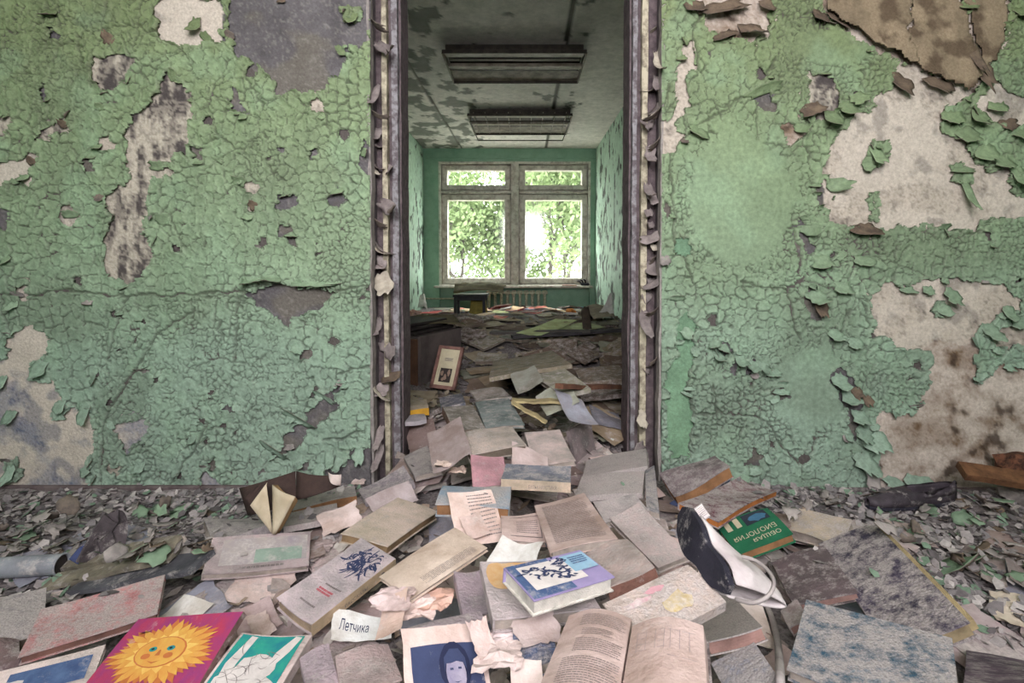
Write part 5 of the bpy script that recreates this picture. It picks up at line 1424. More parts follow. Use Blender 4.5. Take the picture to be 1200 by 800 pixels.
# sun book
sunm = mat('sun_book_magenta', (178, 62, 92), (148, 62, 116), scale=26, rough=.6, bump=.2, dust=.16, vary=0)
b = B('sun', 'magenta children book with a smiling yellow sun on the cover', [(161,727),(284,713),(224,818),(90,812)], .012, 1, sunm, PG, cover=.003, warp=.002, msp=cm((120,96,92), .3))
asp = b['f'].w / b['f'].h
asp = .88; RS = 1.18
def ell(cx, cy, r, n=20):
    r = r * RS
    return [(cx + r * math.cos(2 * math.pi * k / n), cy + r * asp * math.sin(2 * math.pi * k / n)) for k in range(n)]
def petals(cx, cy, r0, r1, n, wd, off=0.0):
    out = []; r0, r1, wd = r0 * RS, r1 * RS, wd * RS
    for k in range(n):
        a = 2 * math.pi * (k + off) / n; L_ = r1 * (1 + .10 * math.sin(3 * a + k))
        pts = [(r0, -wd), ((r0 + L_) * .52, -wd * 1.25), (L_ * .9, -wd * .5), (L_, 0), (L_ * .9, wd * .5), ((r0 + L_) * .52, wd * 1.25), (r0, wd)]
        out.append([(cx + q * math.cos(a) - e * math.sin(a), cy + (q * math.sin(a) + e * math.cos(a)) * asp) for q, e in pts])
    return out
sx_, sy_ = .50, .50
print_on(b, petals(sx_, sy_, .20, .40, 26, .030), I_ORA, 'printed_petals_back', .0007)
print_on(b, petals(sx_, sy_, .18, .385, 26, .026, .5), I_YEL, 'printed_petals', .0012)
print_on(b, petals(sx_, sy_, .12, .25, 16, .03, .2), mat('ink_sun_pale', (232, 196, 108), (226, 176, 92), scale=30, rough=.8, vary=0), 'printed_collar', .0016)
print_on(b, [ell(sx_, sy_, .19)], I_ORA, 'printed_face_rim', .002)
print_on(b, [ell(sx_, sy_, .178)], I_YEL, 'printed_face', .0024)
for q_ in ((sx_ - .075, sy_ - .03), (sx_ + .085, sy_ - .04)):
    print_on(b, [ell(*q_, .03)], I_TEAL, 'printed_eye', .0028); print_on(b, [ell(*q_, .013)], I_BLACK, 'printed_pupil', .0032)
print_on(b, [ell(sx_ - .10, sy_ + .06, .035), ell(sx_ + .10, sy_ + .05, .035), [(sx_ - .06, sy_ + .115), (sx_, sy_ + .15), (sx_ + .06, sy_ + .11), (sx_, sy_ + .128)], [(sx_ - .008, sy_ - .02), (sx_ - .022, sy_ + .05), (sx_ + .022, sy_ + .05), (sx_ + .008, sy_ - .02)]], I_ORA, 'printed_features', .0028)
# teal book
b = B('teal', 'teal and white illustrated children book in the lower left', [(284,744),(365,741),(318,826),(222,822)], .022, 1, cm((214,200,196), .15), PGW, msp=cm((216,202,198), .2), cover=.004)
print_on(b, subdiv_rect(.04, .92, .03, .97, 8), I_TEAL, 'printed_ground', .0007)
print_on(b, [blob(.50, .55, .27, .22, pr, 18, .12), blob(.30, .78, .22, .2, pr, 16, .15), blob(.68, .82, .2, .16, pr, 16, .15), [(.18, .05), (.10, .5), (.16, .95), (.28, .95), (.24, .5), (.27, .06)], [(.80, .04), (.66, .30), (.64, .5), (.74, .5), (.84, .3), (.9, .06)]], I_WHITE, 'printed_figures', .0012)
print_on(b, strokes(.5, .6, .35, .35, 26, pr, .004, .5), I_TXT, 'printed_outlines', .0017)
# lion drawing book
b = B('lion', 'grey book with a navy ink drawing and a beige lettered spine', [(424,629),(463,657),(366,733),(324,703)], .032, 1, cm((196,186,188), .3), pages((206,182,156)), msp=cm((196,176,146), .15), cover=.003)
print_on(b, strokes(.56, .24, .30, .15, 90, pr, .012, .7), I_NAVY, 'ink_drawing')
print_on(b, turn(word_lines(.30, .70, .30, .40, 3, pr, .6), 1), I_RED, 'red_title') if False else None
print_on(b, word_lines(.35, .72, .66, .72, 2, pr, .7), I_RED, 'red_title')
print_on(b, word_lines(.38, .80, .60, .63, 1, pr, .6), I_TXT, 'author_line'); print_on(b, word_lines(.30, .70, .85, .88, 1, pr, .6), I_TXT, 'publisher_line')
# folder pages between teal and lion books
B('mid4', 'dull lilac book corner left of the pinkish notebook', [(352,768),(385,757),(398,800),(362,815)], .014, 3, cm((176,164,170), .3), PG)
B('pinknote', 'pinkish blank-covered notebook at the bottom edge', [(396,767),(452,753),(474,796),(400,818)], .014, 3, cm((192,176,174), .35), PG)
o, P = SH('label', 'torn white paper label with slanted blue lettering', [(389,737),(461,716),(456,740),(390,756)], pm((226,222,224), .03), ragged=.05)
sheet_print(o, P, text_polys('Летчика', .12, .62, .28, .66, .3), I_NAVY, 'lettering')
SH('env', 'tan triangular paper flap beside the torn white label', [(458,718),(470,728),(478,748),(432,757)], pm((196,180,168)), ragged=.04, curl=.01)
# wavy pamphlet
B('wavy', 'wavy bound pamphlet with curled page edges below the title page', [(478,730),(562,716),(576,734),(488,747)], .016, None, cm((168,158,162), .4), PG, warp=.008)
o, P = SH('portrait', 'torn magazine page with a dark blue portrait photo', [(468,763),(563,750),(586,826),(486,838)], pm((194,182,176), .1), ragged=.03, curl=.004)
sheet_print(o, P, subdiv_rect(.09, .94, .19, .99, 8), I_NAVY, 'printed_photo')
sheet_print(o, P + np.array([0, 0, .002]), [blob(.60, .42, .19, .22, pr, 18, .05)], ink('photo_hair', (38, 42, 70), .1), 'printed_hair')
P2 = P + np.array([0, 0, .004])
sheet_print(o, P2, [[(.60 + .12 * math.cos(a), .48 + .17 * math.sin(a)) for a in np.linspace(0, 2 * math.pi, 18)[:-1]]], ink('photo_skin', (166, 158, 174), .1, (132, 126, 150)), 'printed_face')
P3 = P + np.array([0, 0, .006])
for po_, nm_ in (([(.53, .44), (.53, .46), (.57, .46), (.57, .44)], 'printed_eye'), ([(.63, .435), (.63, .455), (.67, .455), (.67, .435)], 'printed_eye'), ([(.56, .56), (.6, .575), (.65, .56), (.6, .565)], 'printed_mouth'), ([(.46, .47), (.47, .35), (.55, .28), (.66, .28), (.73, .36), (.735, .46), (.70, .40), (.62, .385), (.55, .40), (.49, .40)], 'printed_fringe')):
    sheet_print(o, P3, [po_], I_NAVY, nm_)
SH('torn', 'torn paper strip folded over the portrait page', [(548,742),(566,738),(590,756),(560,764)], pm((206,192,188)), curl=.015, ragged=.15)
B('bluecorner', 'blue watercoloured book corner beneath the grey torn sheet', [(600,742),(650,736),(652,775),(606,786)], .02, 3, cm((92,108,140), .4), PG)
SH('greytorn', 'grey torn leaf below the blue picture book', [(592,732),(658,714),(650,742),(618,760)], pm((186,178,176)), ragged=.14)
SH('stub', 'small pale block of pages at the bottom edge right of the portrait', [(598,788),(634,782),(640,815),(600,815)], pm((212,202,196)))
ol, orr = open_book('open', 'large open book with printed left page at the bottom centre', [(667,711),(739,723),(714,862),(606,856)], [(740,723),(823,730),(832,866),(716,866)], .022, pm((188,174,168), .1), cm((110,100,100), .4))
print_on(ol, word_lines(.28, .95, .07, .20, 7, pr) + word_lines(.35, .8, .23, .30, 4, pr) + word_lines(.30, .95, .33, .46, 7, pr) + word_lines(.20, .96, .50, .95, 24, pr), I_TXT, 'printed_lines')
print_on(orr, [[(a, b_), (a, b_ + .004), (c_, b_ + .004), (c_, b_)] for a, c_, b_ in [(.12, .5, .14), (.12, .5, .2), (.12, .5, .26), (.12, .5, .32), (.55, .9, .14), (.55, .9, .4)]] + [[(x, .14), (x + .006, .14), (x + .006, .34), (x, .34)] for x in (.12, .25, .38, .5, .58, .7, .82)], ink('faint_line', (170, 156, 158), .1), 'faint_table')
# blue picture book on top
b = B('bluebook', 'thick blue and lilac picture book with clean white pages', [(590,665),(680,645),(720,675),(626,704)], .024, 0, mat('lilac_cover', (160, 146, 188), (142, 132, 172), scale=20, rough=.5, bump=.1, dust=.08, vary=0), pages((236, 230, 222)), cover=.002, warp=.001, mback=pages((236, 230, 222)))
print_on(b, subdiv_rect(.01, .52, .01, .99, 6), I_BLUE, 'printed_border'); print_on(b, subdiv_rect(.1, .74, .12, .82, 6), I_WHITE, 'printed_panel', .0011)
print_on(b, subdiv_rect(.66, .97, .10, .62, 5), I_LBLUE, 'printed_title_panel', .0015)
print_on(b, strokes(.28, .42, .13, .16, 26, pr, .016, .6) + strokes(.54, .55, .13, .16, 24, pr, .018, .6) + strokes(.60, .2, .09, .12, 20, pr, .016, .6), I_NAVY, 'ink_figures', .0019)
print_on(b, word_lines(.72, .93, .20, .45, 4, pr, .5), I_BLUE, 'title_lines', .0022)
# spine letters on the lettered spine book
f = FB['bluespine']['f']; fs = Fr(f.p(np.array(0.), np.array(-f.h / 2 - .0018), np.array(-.015)), f.ex, f.ez, -f.ey, f.w, .03)
V = []; Fc = []
for po in text_polys('БУЛЬКАРИСТИКА', .40, .80, .35, .7):
    n = len(V); a = np.array(po); V += fs.p((a[:, 0] - .5) * fs.w, (.5 - a[:, 1]) * fs.h, np.full(len(a), .0)).tolist(); Fc.append(tuple(range(n, len(V))))
mesh('spine_lettering', V, Fc, I_TXT, FB['bluespine']['root'])
f = FB['lion']['f']; fs = Fr(f.p(np.array(f.w / 2 + .0016), np.array(0.), np.array(-.016)), -f.ey, f.ez, f.ex, f.h, .032)
V = []; Fc = []
for po in text_polys('РАССКАЗЫ', .35, .62, .35, .65) + [blob(.82, .5, .028, .3, pr, 12, .05)]:
    n = len(V); a = np.array(po); V += fs.p(-(a[:, 0] - .5) * fs.w, (.5 - a[:, 1]) * fs.h, np.full(len(a), .0)).tolist(); Fc.append(tuple(range(n, len(V))))
mesh('spine_lettering', V, Fc, I_TXT, FB['lion']['root'])
# ---------------------------------------------------------------- particular things
def quad_frame(BL, BR, TL):
    ex = BR - BL; w = np.linalg.norm(ex); ex = ex / w
    ey = TL - BL; ey = ey - ex * (ey @ ex); h = np.linalg.norm(ey); ey = ey / h
    return Fr(BL + ex * w / 2 + ey * h / 2, ex, ey, np.cross(ex, ey), w, h)

# standing grey book in the doorway
f = quad_frame(at(675, 543, 2.06), at(699, 527, 2.2), at(669, 504, 2.085))
book('book', 'grey book standing on edge with pale page rim in the doorway', f, .016, 3, cm((140, 130, 130), .25), PGW, cover=.003)

# cabinet in the back room
M_CABF = mat('cabinet_brown', (108, 80, 62), (84, 62, 50), scale=8, rough=.7); M_CABS = mat('cabinet_grey_side', (104, 94, 92), (78, 70, 70), scale=6, rough=.8); M_SLAT = mat('dark_slat', (62, 56, 54), (44, 40, 40), scale=20, rough=.7)
Mc = Matrix.Translation((-.66, 3.24, 0)) @ Matrix(((.405, -.914, 0), (.914, .405, 0), (0, 0, 1))).to_4x4()   # x along the side, y to the left
cab = thing('cabinet', 'low brown wooden cabinet with dark side inside the doorway on the left', 'cabinet', (-.75, 3.5, 0))
mesh('side_panel', *xf(bev_box(.0, .50, 0, .018, 0, .53), Mc), M_CABS, cab); mesh('side_panel', *xf(bev_box(.0, .50, .62, .638, 0, .53), Mc), M_CABS, cab)
mesh('front_panel', *xf(bev_box(-.012, .004, .02, .30, .02, .515), Mc), M_CABF, cab); mesh('front_panel', *xf(bev_box(-.012, .004, .31, .62, .02, .515), Mc), M_CABF, cab)
mesh('back_panel', *xf(bev_box(.485, .50, .02, .62, 0, .53), Mc), M_CABS, cab)
mesh('top', *xf(bev_box(0, .5, .018, .62, .51, .528), Mc), M_CABS, cab)
mesh('plinth', *xf(bev_box(.02, .48, .02, .62, 0, .05), Mc), M_SLAT, cab)
for k in range(3):
    v = xf(bev_box(.02 + .02 * k, .5, .06 + .03 * k, .7, .532 + k * .024, .550 + k * .024), Mc)
    tag(mesh('drawer_board', *v, M_SLAT, None, loc=(-.8, 3.5, .532 + k * .024)), ['lowest', 'middle', 'topmost'][k] + ' dark thin board stacked on the low cabinet', 'board', 'boards on the cabinet')
def cloth(name, label, cat, pts, m, group=None, n=10, seed=1, amp=.012, thick=.003):
    """crumpled cloth or card over four world corners (far left, far right, near right, near left)"""
    A, B_, C_, D = [np.asarray(p, float) for p in pts]
    s = np.linspace(0, 1, n + 1); P = np.zeros((n + 1, n + 1, 3))
    for i, a in enumerate(s):
        for j, b in enumerate(s):
            P[i, j] = (A * (1 - a) + B_ * a) * (1 - b) + (D * (1 - a) + C_ * a) * b
    S_, T_ = np.meshgrid(s, s, indexing='ij')
    P[..., 2] += amp * 2 * (fbm(S_ * 3 + seed, T_ * 3, 3, seed) - .5) + amp * np.sin(math.pi * S_) * .8
    P[..., 1] += amp * 1.2 * (fbm(S_ * 4, T_ * 4 + seed, 2, seed + 2) - .5)
    T = P.reshape(-1, 3); Bt = T - np.array([0, 0, thick]); N = len(T); mm = n + 1; Fc = []
    for i in range(n):
        for j in range(n):
            a = i * mm + j
            Fc.append((a, a + 1, a + mm + 1, a + mm)); Fc.append((N + a, N + a + mm, N + a + mm + 1, N + a + 1))
    rim = [i * mm for i in range(n + 1)] + [n * mm + j for j in range(1, mm)] + [i * mm + n for i in range(n - 1, -1, -1)] + [j for j in range(n - 1, 0, -1)]
    for k in range(len(rim)):
        a, b = rim[k], rim[(k + 1) % len(rim)]
        Fc.append((a, b, N + b, N + a))
    o = mesh(name, np.concatenate([T, Bt]), Fc, m, None, smooth=True, loc=(T[:, 0].mean(), T[:, 1].mean(), T[:, 2].min()))
    return tag(o, label, cat, group)
M_OLV = mat('olive_cloth', (112, 104, 78), (84, 76, 58), scale=10, rough=.95, bump=.4)
cloth('brown_cloth', 'olive-brown wrapping paper draped over the boards on the cabinet', 'paper', [at(472, 372, 4.0), at(530, 368, 3.95), at(546, 383, 3.6), at(470, 386, 3.5)], M_OLV, amp=.03, seed=3)

# framed picture leaning on the cabinet
f = quad_frame(at(503, 454, 3.10), at(534, 458, 3.05), at(508.5, 404, 3.22))
f.w = .165
pic = thing('picture_frame', 'small framed picture leaning against the low cabinet', 'picture', f.c - f.ey * f.h / 2)
M_PFR = mat('pinkish_frame_wood', (150, 114, 104), (116, 84, 78), scale=20, rough=.6); M_PMAT = mat('cream_mat', (206, 196, 168), (186, 176, 150), scale=10, rough=.9)
w, h = f.w / 2, f.h / 2; z0 = lambda X, Y: 0 * X
for q in ((-w, w, h - .018, h), (-w, w, -h, -h + .022), (-w, -w + .018, -h, h), (w - .018, w, -h, h)):
    mesh('frame_rail', *slab(f, *q, -.006, .012, 1, 1, z0), M_PFR, pic)
mesh('mat_board', *slab(f, -w + .016, w - .016, -h + .02, h - .016, -.004, .002, 1, 1, z0), M_PMAT, pic)
bk = dict(root=pic, f=f, warp=z0)
print_on(bk, [[(.27, .52), (.27, .84), (.73, .84), (.73, .52)]], ink('pic_dark', (64, 56, 54), .05), 'picture_print', .0032)
print_on(bk, [blob(.36, .64, .06, .06, pr), blob(.50, .72, .07, .08, pr), blob(.63, .62, .06, .08, pr), blob(.42, .78, .05, .04, pr)], ink('pic_light', (150, 126, 112), .05), 'picture_figures', .0040)
print_on(bk, word_lines(.35, .68, .28, .36, 3, pr, .5), I_TXT, 'caption_lines', .0035)
mesh('backing', *slab(f, -w, w, -h, h, -.012, -.006, 1, 1, z0), M_SLAT, pic)

# stool with a cloth under the window
M_STL = mat('black_stool_paint', (46, 46, 48), (32, 32, 34), scale=20, rough=.5)
sx0, sx1 = at(531, 346, 6.4)[0], at(571, 346, 6.4)[0]
stl = thing('stool', 'black wooden stool in front of the radiator', 'stool', ((sx0 + sx1) / 2, 6.5, .25))
mesh('seat', *bev_box(sx0, sx1, 6.36, 6.70, .575, .605), M_STL, stl)
for (x, y) in ((sx0 + .03, 6.39), (sx1 - .04, 6.39), (sx0 + .03, 6.67), (sx1 - .04, 6.67)):
    mesh('leg', *bev_box(x - .018, x + .018, y - .018, y + .018, .24, .575), M_STL, stl)
for yy in (6.39, 6.67): mesh('apron', *bev_box(sx0 + .04, sx1 - .05, yy - .01, yy + .01, .53, .575), M_STL, stl)
cloth('olive_cloth', 'olive-brown cloth hanging over the black stool', 'cloth', [at(533, 333, 6.75), at(594, 334, 6.75), at(588, 343, 6.35), at(531, 345, 6.34)], M_OLV, amp=.05, seed=5)
cloth('yellow_cloth', 'dirty yellow cloth hanging between the stool legs', 'cloth', [at(552, 350, 6.52), at(569, 350, 6.52), at(572, 371, 6.40), at(549, 371, 6.40)], mat('yellow_cloth', (150, 136, 70), (112, 102, 58), rough=.95), amp=.03, seed=8)

def crumple(name, label, cat, c, r, m, seed, flat=.6, sub=3, group=None, k=.55):
    """crumpled ball of paper or cloth: a faceted, dented lump"""
    import bmesh
    bm = bmesh.new(); bmesh.ops.create_icosphere(bm, subdivisions=sub, radius=1)
    rg = np.random.default_rng(seed); off = rg.uniform(0, 50, 3)
    for v in bm.verts:
        p = np.array(v.co); n = fbm(np.array(p[0] * 1.6 + off[0] + p[2]), np.array(p[1] * 1.6 + off[1] - p[2] * .7), 3, seed % 7)
        n2 = fbm(np.array(p[0] * 3.1 - off[2] + p[1]), np.array(p[2] * 3.1 + off[0]), 2, seed % 5)
        s = .55 + k * abs(float(n) - .5) * 2.6 + k * abs(float(n2) - .5) * 1.6 + rg.uniform(-.03, .03)
        v.co = Vector(p * s)
    V = [(c[0] + v.co.x * r, c[1] + v.co.y * r, c[2] + r * flat * .75 + v.co.z * r * flat) for v in bm.verts]
    Fc = [tuple(v.index for v in q.verts) for q in bm.faces]; bm.free()
    z = min(p[2] for p in V); V = [(a, b, q - z + c[2] - .002) for a, b, q in V]
    o = mesh(name, V, Fc, m, None, loc=c)
    return tag(o, label, cat, group)
p = at(669, 372, 6.2); crumple('orange_ball', 'round orange ball-shaped bundle in the lit heap under the window', 'ball', (p[0], 6.2, .33), .098, mat('orange_cloth', (214, 134, 64), (150, 84, 44), scale=14, rough=.8, lo=.45, hi=.6), 3, .9, 3, k=.25)
M_WHC = mat('white_cloth', (220, 218, 214), (190, 186, 182), rough=.9)
cloth('white_bag', 'white plastic bag standing against the right wall of the back room', 'bag', [at(716, 343, 5.0), at(718, 350, 5.0), at(720, 373, 4.85), at(702, 366, 4.9)], M_WHC, amp=.03, seed=9)
cloth('white_cloth', 'white cloth hanging at the left wall near the window', 'cloth', [at(492, 346, 7.0), at(498, 346, 7.0), at(501, 362, 6.9), at(489, 362, 6.9)], M_WHC, amp=.03, seed=10)
crumple('paper_bundle', 'pinkish crumpled paper bundle by the left wall of the back room', 'paper', (at(486, 372, 6.0)[0], 6.0, .33), .1, pm((206, 170, 158)), 12)
M_DKB = mat('dark_shelf_board', (92, 88, 84), (66, 62, 60), scale=8, rough=.8)
plank('shelf_board', 'long grey shelf board across the top of the back room heap', 'board', (575,392), (692,390), .09, .022, M_DKB)
plank('shelf_board', 'long dark shelf board slanting below the grey one in the back room heap', 'board', (600,405), (738,396), .08, .022, mat('dark_board2', (70, 66, 70), (50, 48, 50), rough=.8))
SH('gsheet1', 'large pale green sheet spread on top of the back room heap', [(606,388),(655,374),(676,380),(636,392)], pm((182, 200, 150), .05), curl=.01)
SH('gsheet2', 'second pale green sheet on top of the heap left of the bent board', [(640,386),(684,378),(712,380),(660,392)], pm((176, 194, 150), .05), curl=.01)
cloth('bent_board', 'bent brown cardboard flap standing up on the back room heap', 'cardboard', [at(681, 362, 4.9), at(690, 359, 4.95), at(694, 388, 4.5), at(683, 388, 4.5)], mat('brown_card', (92, 78, 68), (70, 60, 54), rough=.9), amp=.015, seed=11)
cloth('grey_card', 'grey-beige card sheet leaning from the bent flap to the right wall', 'cardboard', [at(686, 360, 5.1), at(708, 356, 5.15), at(722, 372, 4.8), at(696, 374, 4.75)], mat('grey_card', (160, 150, 132), (130, 120, 106), rough=.9), amp=.02, seed=12)

# things at the foot of the right jamb
p = hit(741, 517); M_RUST = mat('rusty_tin', (112, 76, 58), (72, 52, 46), scale=30, rough=.8, bump=.4)
can = thing('rusty_can', 'small rusty can at the foot of the right jamb', 'can', (p[0], p[1], p[2]))
mesh('body', *tube([p + [0, 0, -.005], p + [0, 0, .045]], .022, 14, False), M_RUST, can, smooth=True); mesh('bottom', *tube([p + [0, 0, -.005], p + [0, 0, -.003]], .022, 14), M_RUST, can); mesh('rim', *tube([p + [.022 * math.cos(a), .022 * math.sin(a), .045] if False else p + np.array([.022 * math.cos(a), .022 * math.sin(a), .045]) for a in np.linspace(0, 2 * math.pi, 17)], .0022, 6), M_RUST, can)
crumple('paper_scrap', 'small bright white paper scrap beside the rusty can', 'paper', hit(716, 518), .018, M_WHC, 21)

# the book standing open against the left wall
T0 = hit(320, 626); Y0 = T0[1]
ub = thing('open_book', 'open book standing on its edge with dark covers spread at the left wall', 'book', T0)
M_DCOV = mat('dark_brown_cover', (74, 58, 54), (52, 42, 40), scale=12, rough=.85, bump=.4); M_PGC = mat('cream_page', (206, 194, 172), (180, 166, 142), scale=8, rough=.95)
def leaf(name, q, m, n=6, bulge=.0, thick=.0025):
    A = np.array([np.asarray(p, float) for p in q]); s = np.linspace(0, 1, n + 1); P = np.zeros((n + 1, n + 1, 3))
    for i, a in enumerate(s):
        for j, b in enumerate(s):
            P[i, j] = (A[0] * (1 - a) + A[1] * a) * (1 - b) + (A[3] * (1 - a) + A[2] * a) * b
            P[i, j] += bulge * math.sin(math.pi * a) * np.array([0, -1, .2])
    T = P.reshape(-1, 3); N = len(T); Bt = T + np.array([0, thick, 0]); mm = n + 1; Fc = []
    for i in range(n):
        for j in range(n):
            a = i * mm + j
            Fc.append((a, a + 1, a + mm + 1, a + mm)); Fc.append((N + a, N + a + mm, N + a + mm + 1, N + a + 1))
    rim = [i * mm for i in range(n + 1)] + [n * mm + j for j in range(1, mm)] + [i * mm + n for i in range(n - 1, -1, -1)] + [j for j in range(n - 1, 0, -1)]
    for k in range(len(rim)):
        a, b = rim[k], rim[(k + 1) % len(rim)]; Fc.append((a, b, N + b, N + a))
    return mesh(name, np.concatenate([T, Bt]), Fc, m, ub, smooth=True)
yb = min(Y0 + .12, YW - .07)
leaf('cover', [at(280, 572, yb), at(346, 552, yb + .02), at(347, 588, yb - .05), at(290, 604, yb - .06)], M_DCOV, bulge=.03)
leaf('cover', [at(347, 552, yb + .02), at(400, 557, yb), at(398, 570, yb - .03), at(347, 586, yb - .05)], M_DCOV, bulge=.03)
for k in range(5):
    d = k * .012
    leaf('page', [at(313 - k * 3, 565 + k, Y0 + .03 + d), at(312 - k * 1, 568, Y0 + .02 + d), at(320, 627, Y0 - .0 + d * .3), at(293 - k * 1.5, 592 - k * 2.2, Y0 - .03 + d * 1.2)], M_PGC if k == 0 else M_DCOV, thick=.002)
for k in range(6):
    d = k * .007
    leaf('page', [at(319 + k * 1.2, 568, Y0 + .03 + d), at(346 + k * .6, 582 + k * .9, Y0 - .03 + d), at(323 + k * .7, 626, Y0 - .01 + d), at(319.5 + k * .5, 622, Y0 + d)], M_PGC if k == 0 else mat('tan_page', (176, 144, 106), (150, 120, 88), rough=.95), bulge=.012, thick=.002)
leaf('torn_endpaper', [at(384, 553, yb - .02), at(400, 556, yb - .04), at(399, 569, yb - .06), at(386, 562, yb - .06)], pm((180, 172, 166)), bulge=.02)

# white shoe on its side, with its strap
w2_ = hit(852, 700, .03); w1 = at(796, 606, w2_[1] + .17)
a_ = w2_ - w1; Ls = np.linalg.norm(a_) / 1.14; a_ /= np.linalg.norm(a_)
n_ = np.array([-.93, .06, .36]); n_ -= a_ * (n_ @ a_); n_ /= np.linalg.norm(n_); b_ = np.cross(n_, a_)
if b_[2] < 0: b_ = -b_
o_ = (w1 + w2_) / 2 + np.array([0, 0, .012])
shoe = thing('shoe', 'pale leather shoe lying on its side with black sole and loose strap', 'shoe', (w1 + w2_) / 2)
M_SOLE = mat('black_sole', (48, 46, 58), (34, 34, 44), scale=20, rough=.7, dust=.25, dscale=60); M_UPR = mat('pale_leather', (204, 196, 196), (176, 166, 168), scale=14, rough=.7, bump=.3); M_STRP = mat('strap_leather', (176, 168, 166), (142, 134, 134), rough=.7)
def sw(s): return .030 + .016 * math.sin(math.pi * min(1, s * 1.15)) - .012 * math.exp(-((s - .62) / .12) ** 2) + (-.018 * sst(.86, 1, s)) - .016 * (1 - sst(0, .12, s))
ns = 16; V = []; Fc = []
for k in range(ns + 1):
    s = k / ns; c = o_ + a_ * (s - .5) * Ls * 1.12 + n_ * (.012 * math.sin(math.pi * s)); w_ = float(sw(s)) * .72
    for (e, q) in ((-1, 0), (1, 0), (1, -.011), (-1, -.011)): V.append(tuple(c + b_ * w_ * e + n_ * q))
for k in range(ns):
    for j in range(4): Fc.append((k * 4 + j, k * 4 + (j + 1) % 4, k * 4 + 4 + (j + 1) % 4, k * 4 + 4 + j))
Fc += [(0, 1, 2, 3), tuple(ns * 4 + j for j in (3, 2, 1, 0))]
mesh('sole', V, Fc, M_SOLE, shoe)
V = []; Fc = []; m_ = 10
for k in range(ns + 1):
    s = .30 + .70 * k / ns; c = o_ + a_ * (s - .5) * Ls * 1.12 + n_ * (.012 * math.sin(math.pi * s) - .011); w_ = float(sw(s)) * .72 * (1 + .25 * float(sst(.7, 1, s)))
    dep = .02 + .075 * float(sst(.30, .75, s)) - .004 * float(sst(.9, 1, s))
    for j in range(m_ + 1):
        t = math.pi * j / m_
        V.append(tuple(c + b_ * w_ * math.cos(t) * (1 - .15 * math.sin(t)) - n_ * dep * math.sin(t) ** .8 + a_ * (.02 * math.sin(t) * (s - .5))))
for k in range(ns):
    for j in range(m_): Fc.append((k * (m_ + 1) + j, k * (m_ + 1) + j + 1, (k + 1) * (m_ + 1) + j + 1, (k + 1) * (m_ + 1) + j))
u_ = mesh('upper', V, Fc, M_UPR, shoe, smooth=True); md = u_.modifiers.new('thickness', 'SOLIDIFY'); md.thickness = .003
for k in range(7):   # ribbed welt near the raised end
    c = o_ + a_ * (-.5 + .02 + .026 * k) * Ls - n_ * .016 + b_ * .012
    mesh('welt_rib', *tube([c, c + b_ * .02 - n_ * .012], .004, 6), M_UPR, shoe)
E = o_ + a_ * .10
Yd = w2_[1]; st = [at(870, 652, Yd + .03), at(884, 656, Yd + .02), at(898, 666, Yd - .0), at(907, 682, Yd - .03), at(900, 698, Yd - .05), at(882, 706, Yd - .05), at(862, 702, Yd - .03)]
def smooth_path(pts, n=6):
    pts = [np.asarray(p, float) for p in pts]; pts = [pts[0]] + pts + [pts[-1]]; out = []
    for i in range(1, len(pts) - 2):
        for k in range(n):
            t = k / n; p0, p1, p2, p3 = pts[i - 1:i + 3]
            out.append(.5 * ((2 * p1) + (p2 - p0) * t + (2 * p0 - 5 * p1 + 4 * p2 - p3) * t * t + (3 * p1 - p0 - 3 * p2 + p3) * t ** 3))
    out.append(pts[-2]); return out
mesh('strap_loop', *tube(smooth_path(st), .003, 7), M_STRP, shoe, smooth=True)
st2 = [hit(894, 708) + [0, 0, .012], hit(904, 730) + [0, 0, .016], hit(911, 760) + [0, 0, .016], hit(914, 800) + [0, 0, .014], hit(914, 830) + [0, 0, .014]]
tag(mesh('leather_strap', *tube(smooth_path(st2), .0075, 8), M_STRP, None, smooth=True, loc=st2[2]), 'long pale leather strap running down from the white shoe', 'strap')

# dark leather shoe by the right wall
w1, w2_ = hit(1016, 596), hit(1118, 590); a_ = w2_ - w1; a_[2] = 0; Ls = np.linalg.norm(a_); a_ /= Ls; b_ = np.array([-a_[1], a_[0], 0])
sh2 = thing('shoe', 'dark leather slip-on shoe lying on the rubble by the right wall', 'shoe', (w1 + w2_) / 2)
M_DLE = mat('dark_leather', (84, 76, 84), (56, 50, 56), scale=16, rough=.45, bump=.2, dust=.22)
zb = float(max(w1[2], w2_[2])) + .004
def prof(s): return .012 + .034 * math.sin(math.pi * (s ** .8)) ** .6
V = []; Fc = []
for k in range(ns + 1):
    s = k / ns; c = w1 + a_ * Ls * s; c[2] = zb; w_ = prof(s)
    for (e, q) in ((-1, 0), (1, 0), (1, .012), (-1, .012)): V.append(tuple(c + b_ * w_ * e + np.array([0, 0, q])))
for k in range(ns):
    for j in range(4): Fc.append((k * 4 + j, k * 4 + (j + 1) % 4, k * 4 + 4 + (j + 1) % 4, k * 4 + 4 + j))
Fc += [(0, 1, 2, 3), tuple(ns * 4 + j for j in (3, 2, 1, 0))]
mesh('sole', V, Fc, M_SOLE, sh2)
V = []; Fc = []
